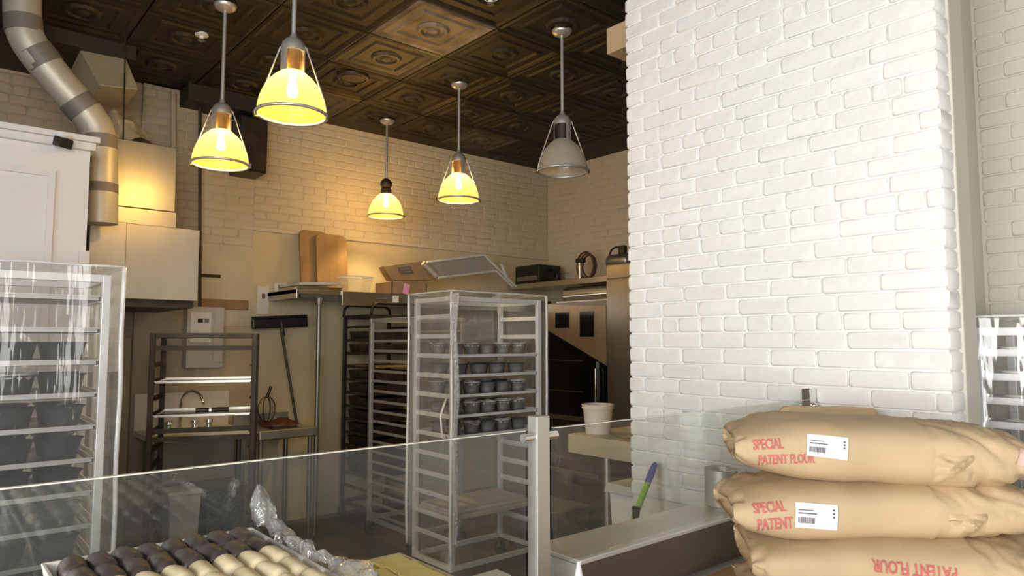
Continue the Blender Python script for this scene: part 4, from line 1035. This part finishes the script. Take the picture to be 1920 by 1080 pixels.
tray('pastry_tray', 'white rimmed tray of chocolate and cream rolls beside crumpled plastic wrap', *T1, .060, 'tray_white')
def roll_mesh(r, L, m_, seed):
    rr = random.Random(seed); prof = [(.001, -L/2), (r*.62, -L/2), (r*.9, -L/2+.005), (r, -L/2+.013), (r*1.02, 0), (r, L/2-.013), (r*.9, L/2-.005), (r*.62, L/2), (.001, L/2)]
    b = MB().lathe(prof, n=18)
    b.v = [(x_+rr.uniform(-.0006, .0006), z_, y_+rr.uniform(-.0006, .0006)) for x_, y_, z_ in b.v]
    b.f = [q[::-1] for q in b.f]
    return b.mesh('roll', m_, True)
RR = .0186; RL = .066
cm = [roll_mesh(RR, RL, 'choc', q) for q in range(4)]; wm = [roll_mesh(RR, RL, 'cream', q+9) for q in range(4)]
em = MB().lathe([(.001, -.0015), (RR*.55, -.0012), (RR*.66, .0006)], n=14).mesh('sponge_end', 'cream_end', True)
fm = MB().lathe([(.001, -.0022), (.0048, -.0020), (.006, -.0004)], n=10).mesh('filling_spot', 'filling', True)
nc = 8; x0, x1 = T1[0]+.016, T1[1]-.016
rows = [(1.168, 'c'), (1.098, 'c'), (1.027, 'w'), (.956, 'w'), (.885, 'w'), (.814, 'w'), (.743, 'w')]
tr_ = [o for o in S.objects if o.name == 'pastry_tray'][0]
part(tr_, MB().box((T1[0]+.014, T1[2]+.014, TZ+.004), (T1[1]-.014, T1[3]-.014, TZ+.032)), 'paper_insert', 'tray_white')
NUM = ['first', 'second', 'third', 'fourth', 'fifth']
for ri, (yy, kd) in enumerate(rows):
    for k in range(nc):
        xx = x0+(x1-x0)*(k+.5)/nc
        side = 'nearest the wrap,' if k == nc-1 else ('nearest the carton,' if k == 0 else 'within')
        where = ('the row along the far rim' if ri == 0 else 'the row next to the cream ones') if kd == 'c' else 'the %s row from the chocolate ones' % NUM[ri-2]
        t = thing('chocolate_roll' if kd == 'c' else 'cream_roll', '%s roll %s %s in the tray' % ('chocolate coated' if kd == 'c' else 'cream iced', side, where), 'pastry',
                  (xx+random.uniform(-.0015, .0015), yy+.014+random.uniform(-.005, .005), TZ+.0322+RR*1.03+random.uniform(0, .002)), random.uniform(-.10, .10), 'pastry rolls, row %s' % ['one', 'two', 'three', 'four', 'five', 'six', 'seven'][ri])
        link('body', random.choice(cm if kd == 'c' else wm), t)
        if kd == 'w':
            o = link('sponge_end', em, t, (0, -RL/2, 0)); o.rotation_euler = (-PI/2, 0, 0)
            o = link('filling_spot', fm, t, (.003, -RL/2-.0006, -.004)); o.rotation_euler = (-PI/2, 0, 0)
# crumpled film along the right rim
def wrapf(u, v):
    y_ = 1.238-.42*u; pk = .055*math.exp(-((u-.02)/.07)**2)
    return (T1[1]-.004+.05*v+.018*math.sin(u*9)*v, y_+.01*v, TZ+.063+(.018*math.sin(PI*v)+pk*math.sin(PI*min(1, v*1.3)))-.05*v*v)
b = crumple(wrapf, 50, 14, .016, 34, 11)
tag(b.build('plastic_wrap', 'wrap', smooth=True), 'crumpled clear plastic wrap along the rim of the pastry tray', 'plastic wrap')
# yellow pastry tray
T2 = (.474, .612, .62, .998)
tray('sheet_tray', 'shallow pale wooden tray of yellow pastry slabs', .33 if False else T2[0], T2[1], T2[2], T2[3], .040, 'block_wood', th=.007, flare=.004)
rr = random.Random(5); slab = [MB().box((-.024, -.016, 0), (.024, .016, .013)).mesh('slab', 'yellow') for _ in range(1)]
for ly in range(3):
    for i in range(2):
        for j in range(9):
            x_ = T2[0]+.042+i*.056+rr.uniform(-.004, .004); y_ = .955-.037*j+rr.uniform(-.004, .004)
            o = link('pastry_slab', slab[0], None, (x_, y_, TZ+.0045+.0135*ly), rr.uniform(-.12, .12))
            if ly == 2: o.rotation_euler[0] = rr.uniform(-.05, .1)
            tag(o, 'yellow pastry slab in the %s layer of the pale wooden tray' % ['bottom', 'middle', 'top'][ly], 'pastry', 'yellow pastry slabs, %s layer' % ['bottom', 'middle', 'top'][ly])
# white carton at the left of the rolls
t = thing('white_carton', 'white open carton beside the tray of chocolate rolls', 'carton', (.06, 1.0, TZ))
b = MB()
for a_, c_ in (((-.16, -.22, 0), (.07, .17, .003)), ((-.16, .167, 0), (.07, .17, .055)), ((.067, -.22, 0), (.07, .17, .055)), ((-.16, -.22, 0), (-.157, .17, .055)), ((-.16, -.22, 0), (.07, -.217, .055))): b.box(a_, c_)
b.build('carton', 'paper', t)
# squeeze bottle parts
t = [o for o in S.objects if o.name == 'squeeze_bottle'][0]
MB().lathe([(.001, .001), (.034, .001), (.036, .01), (.036, .12), (.030, .145), (.020, .152)], n=22).build('body', 'tub', t, smooth='auto')
MB().lathe([(.022, .150), (.022, .166), (.012, .172), (.006, .20), (.003, .215), (.001, .216)], n=18).build('nozzle', 'plastic_white', t, smooth='auto')
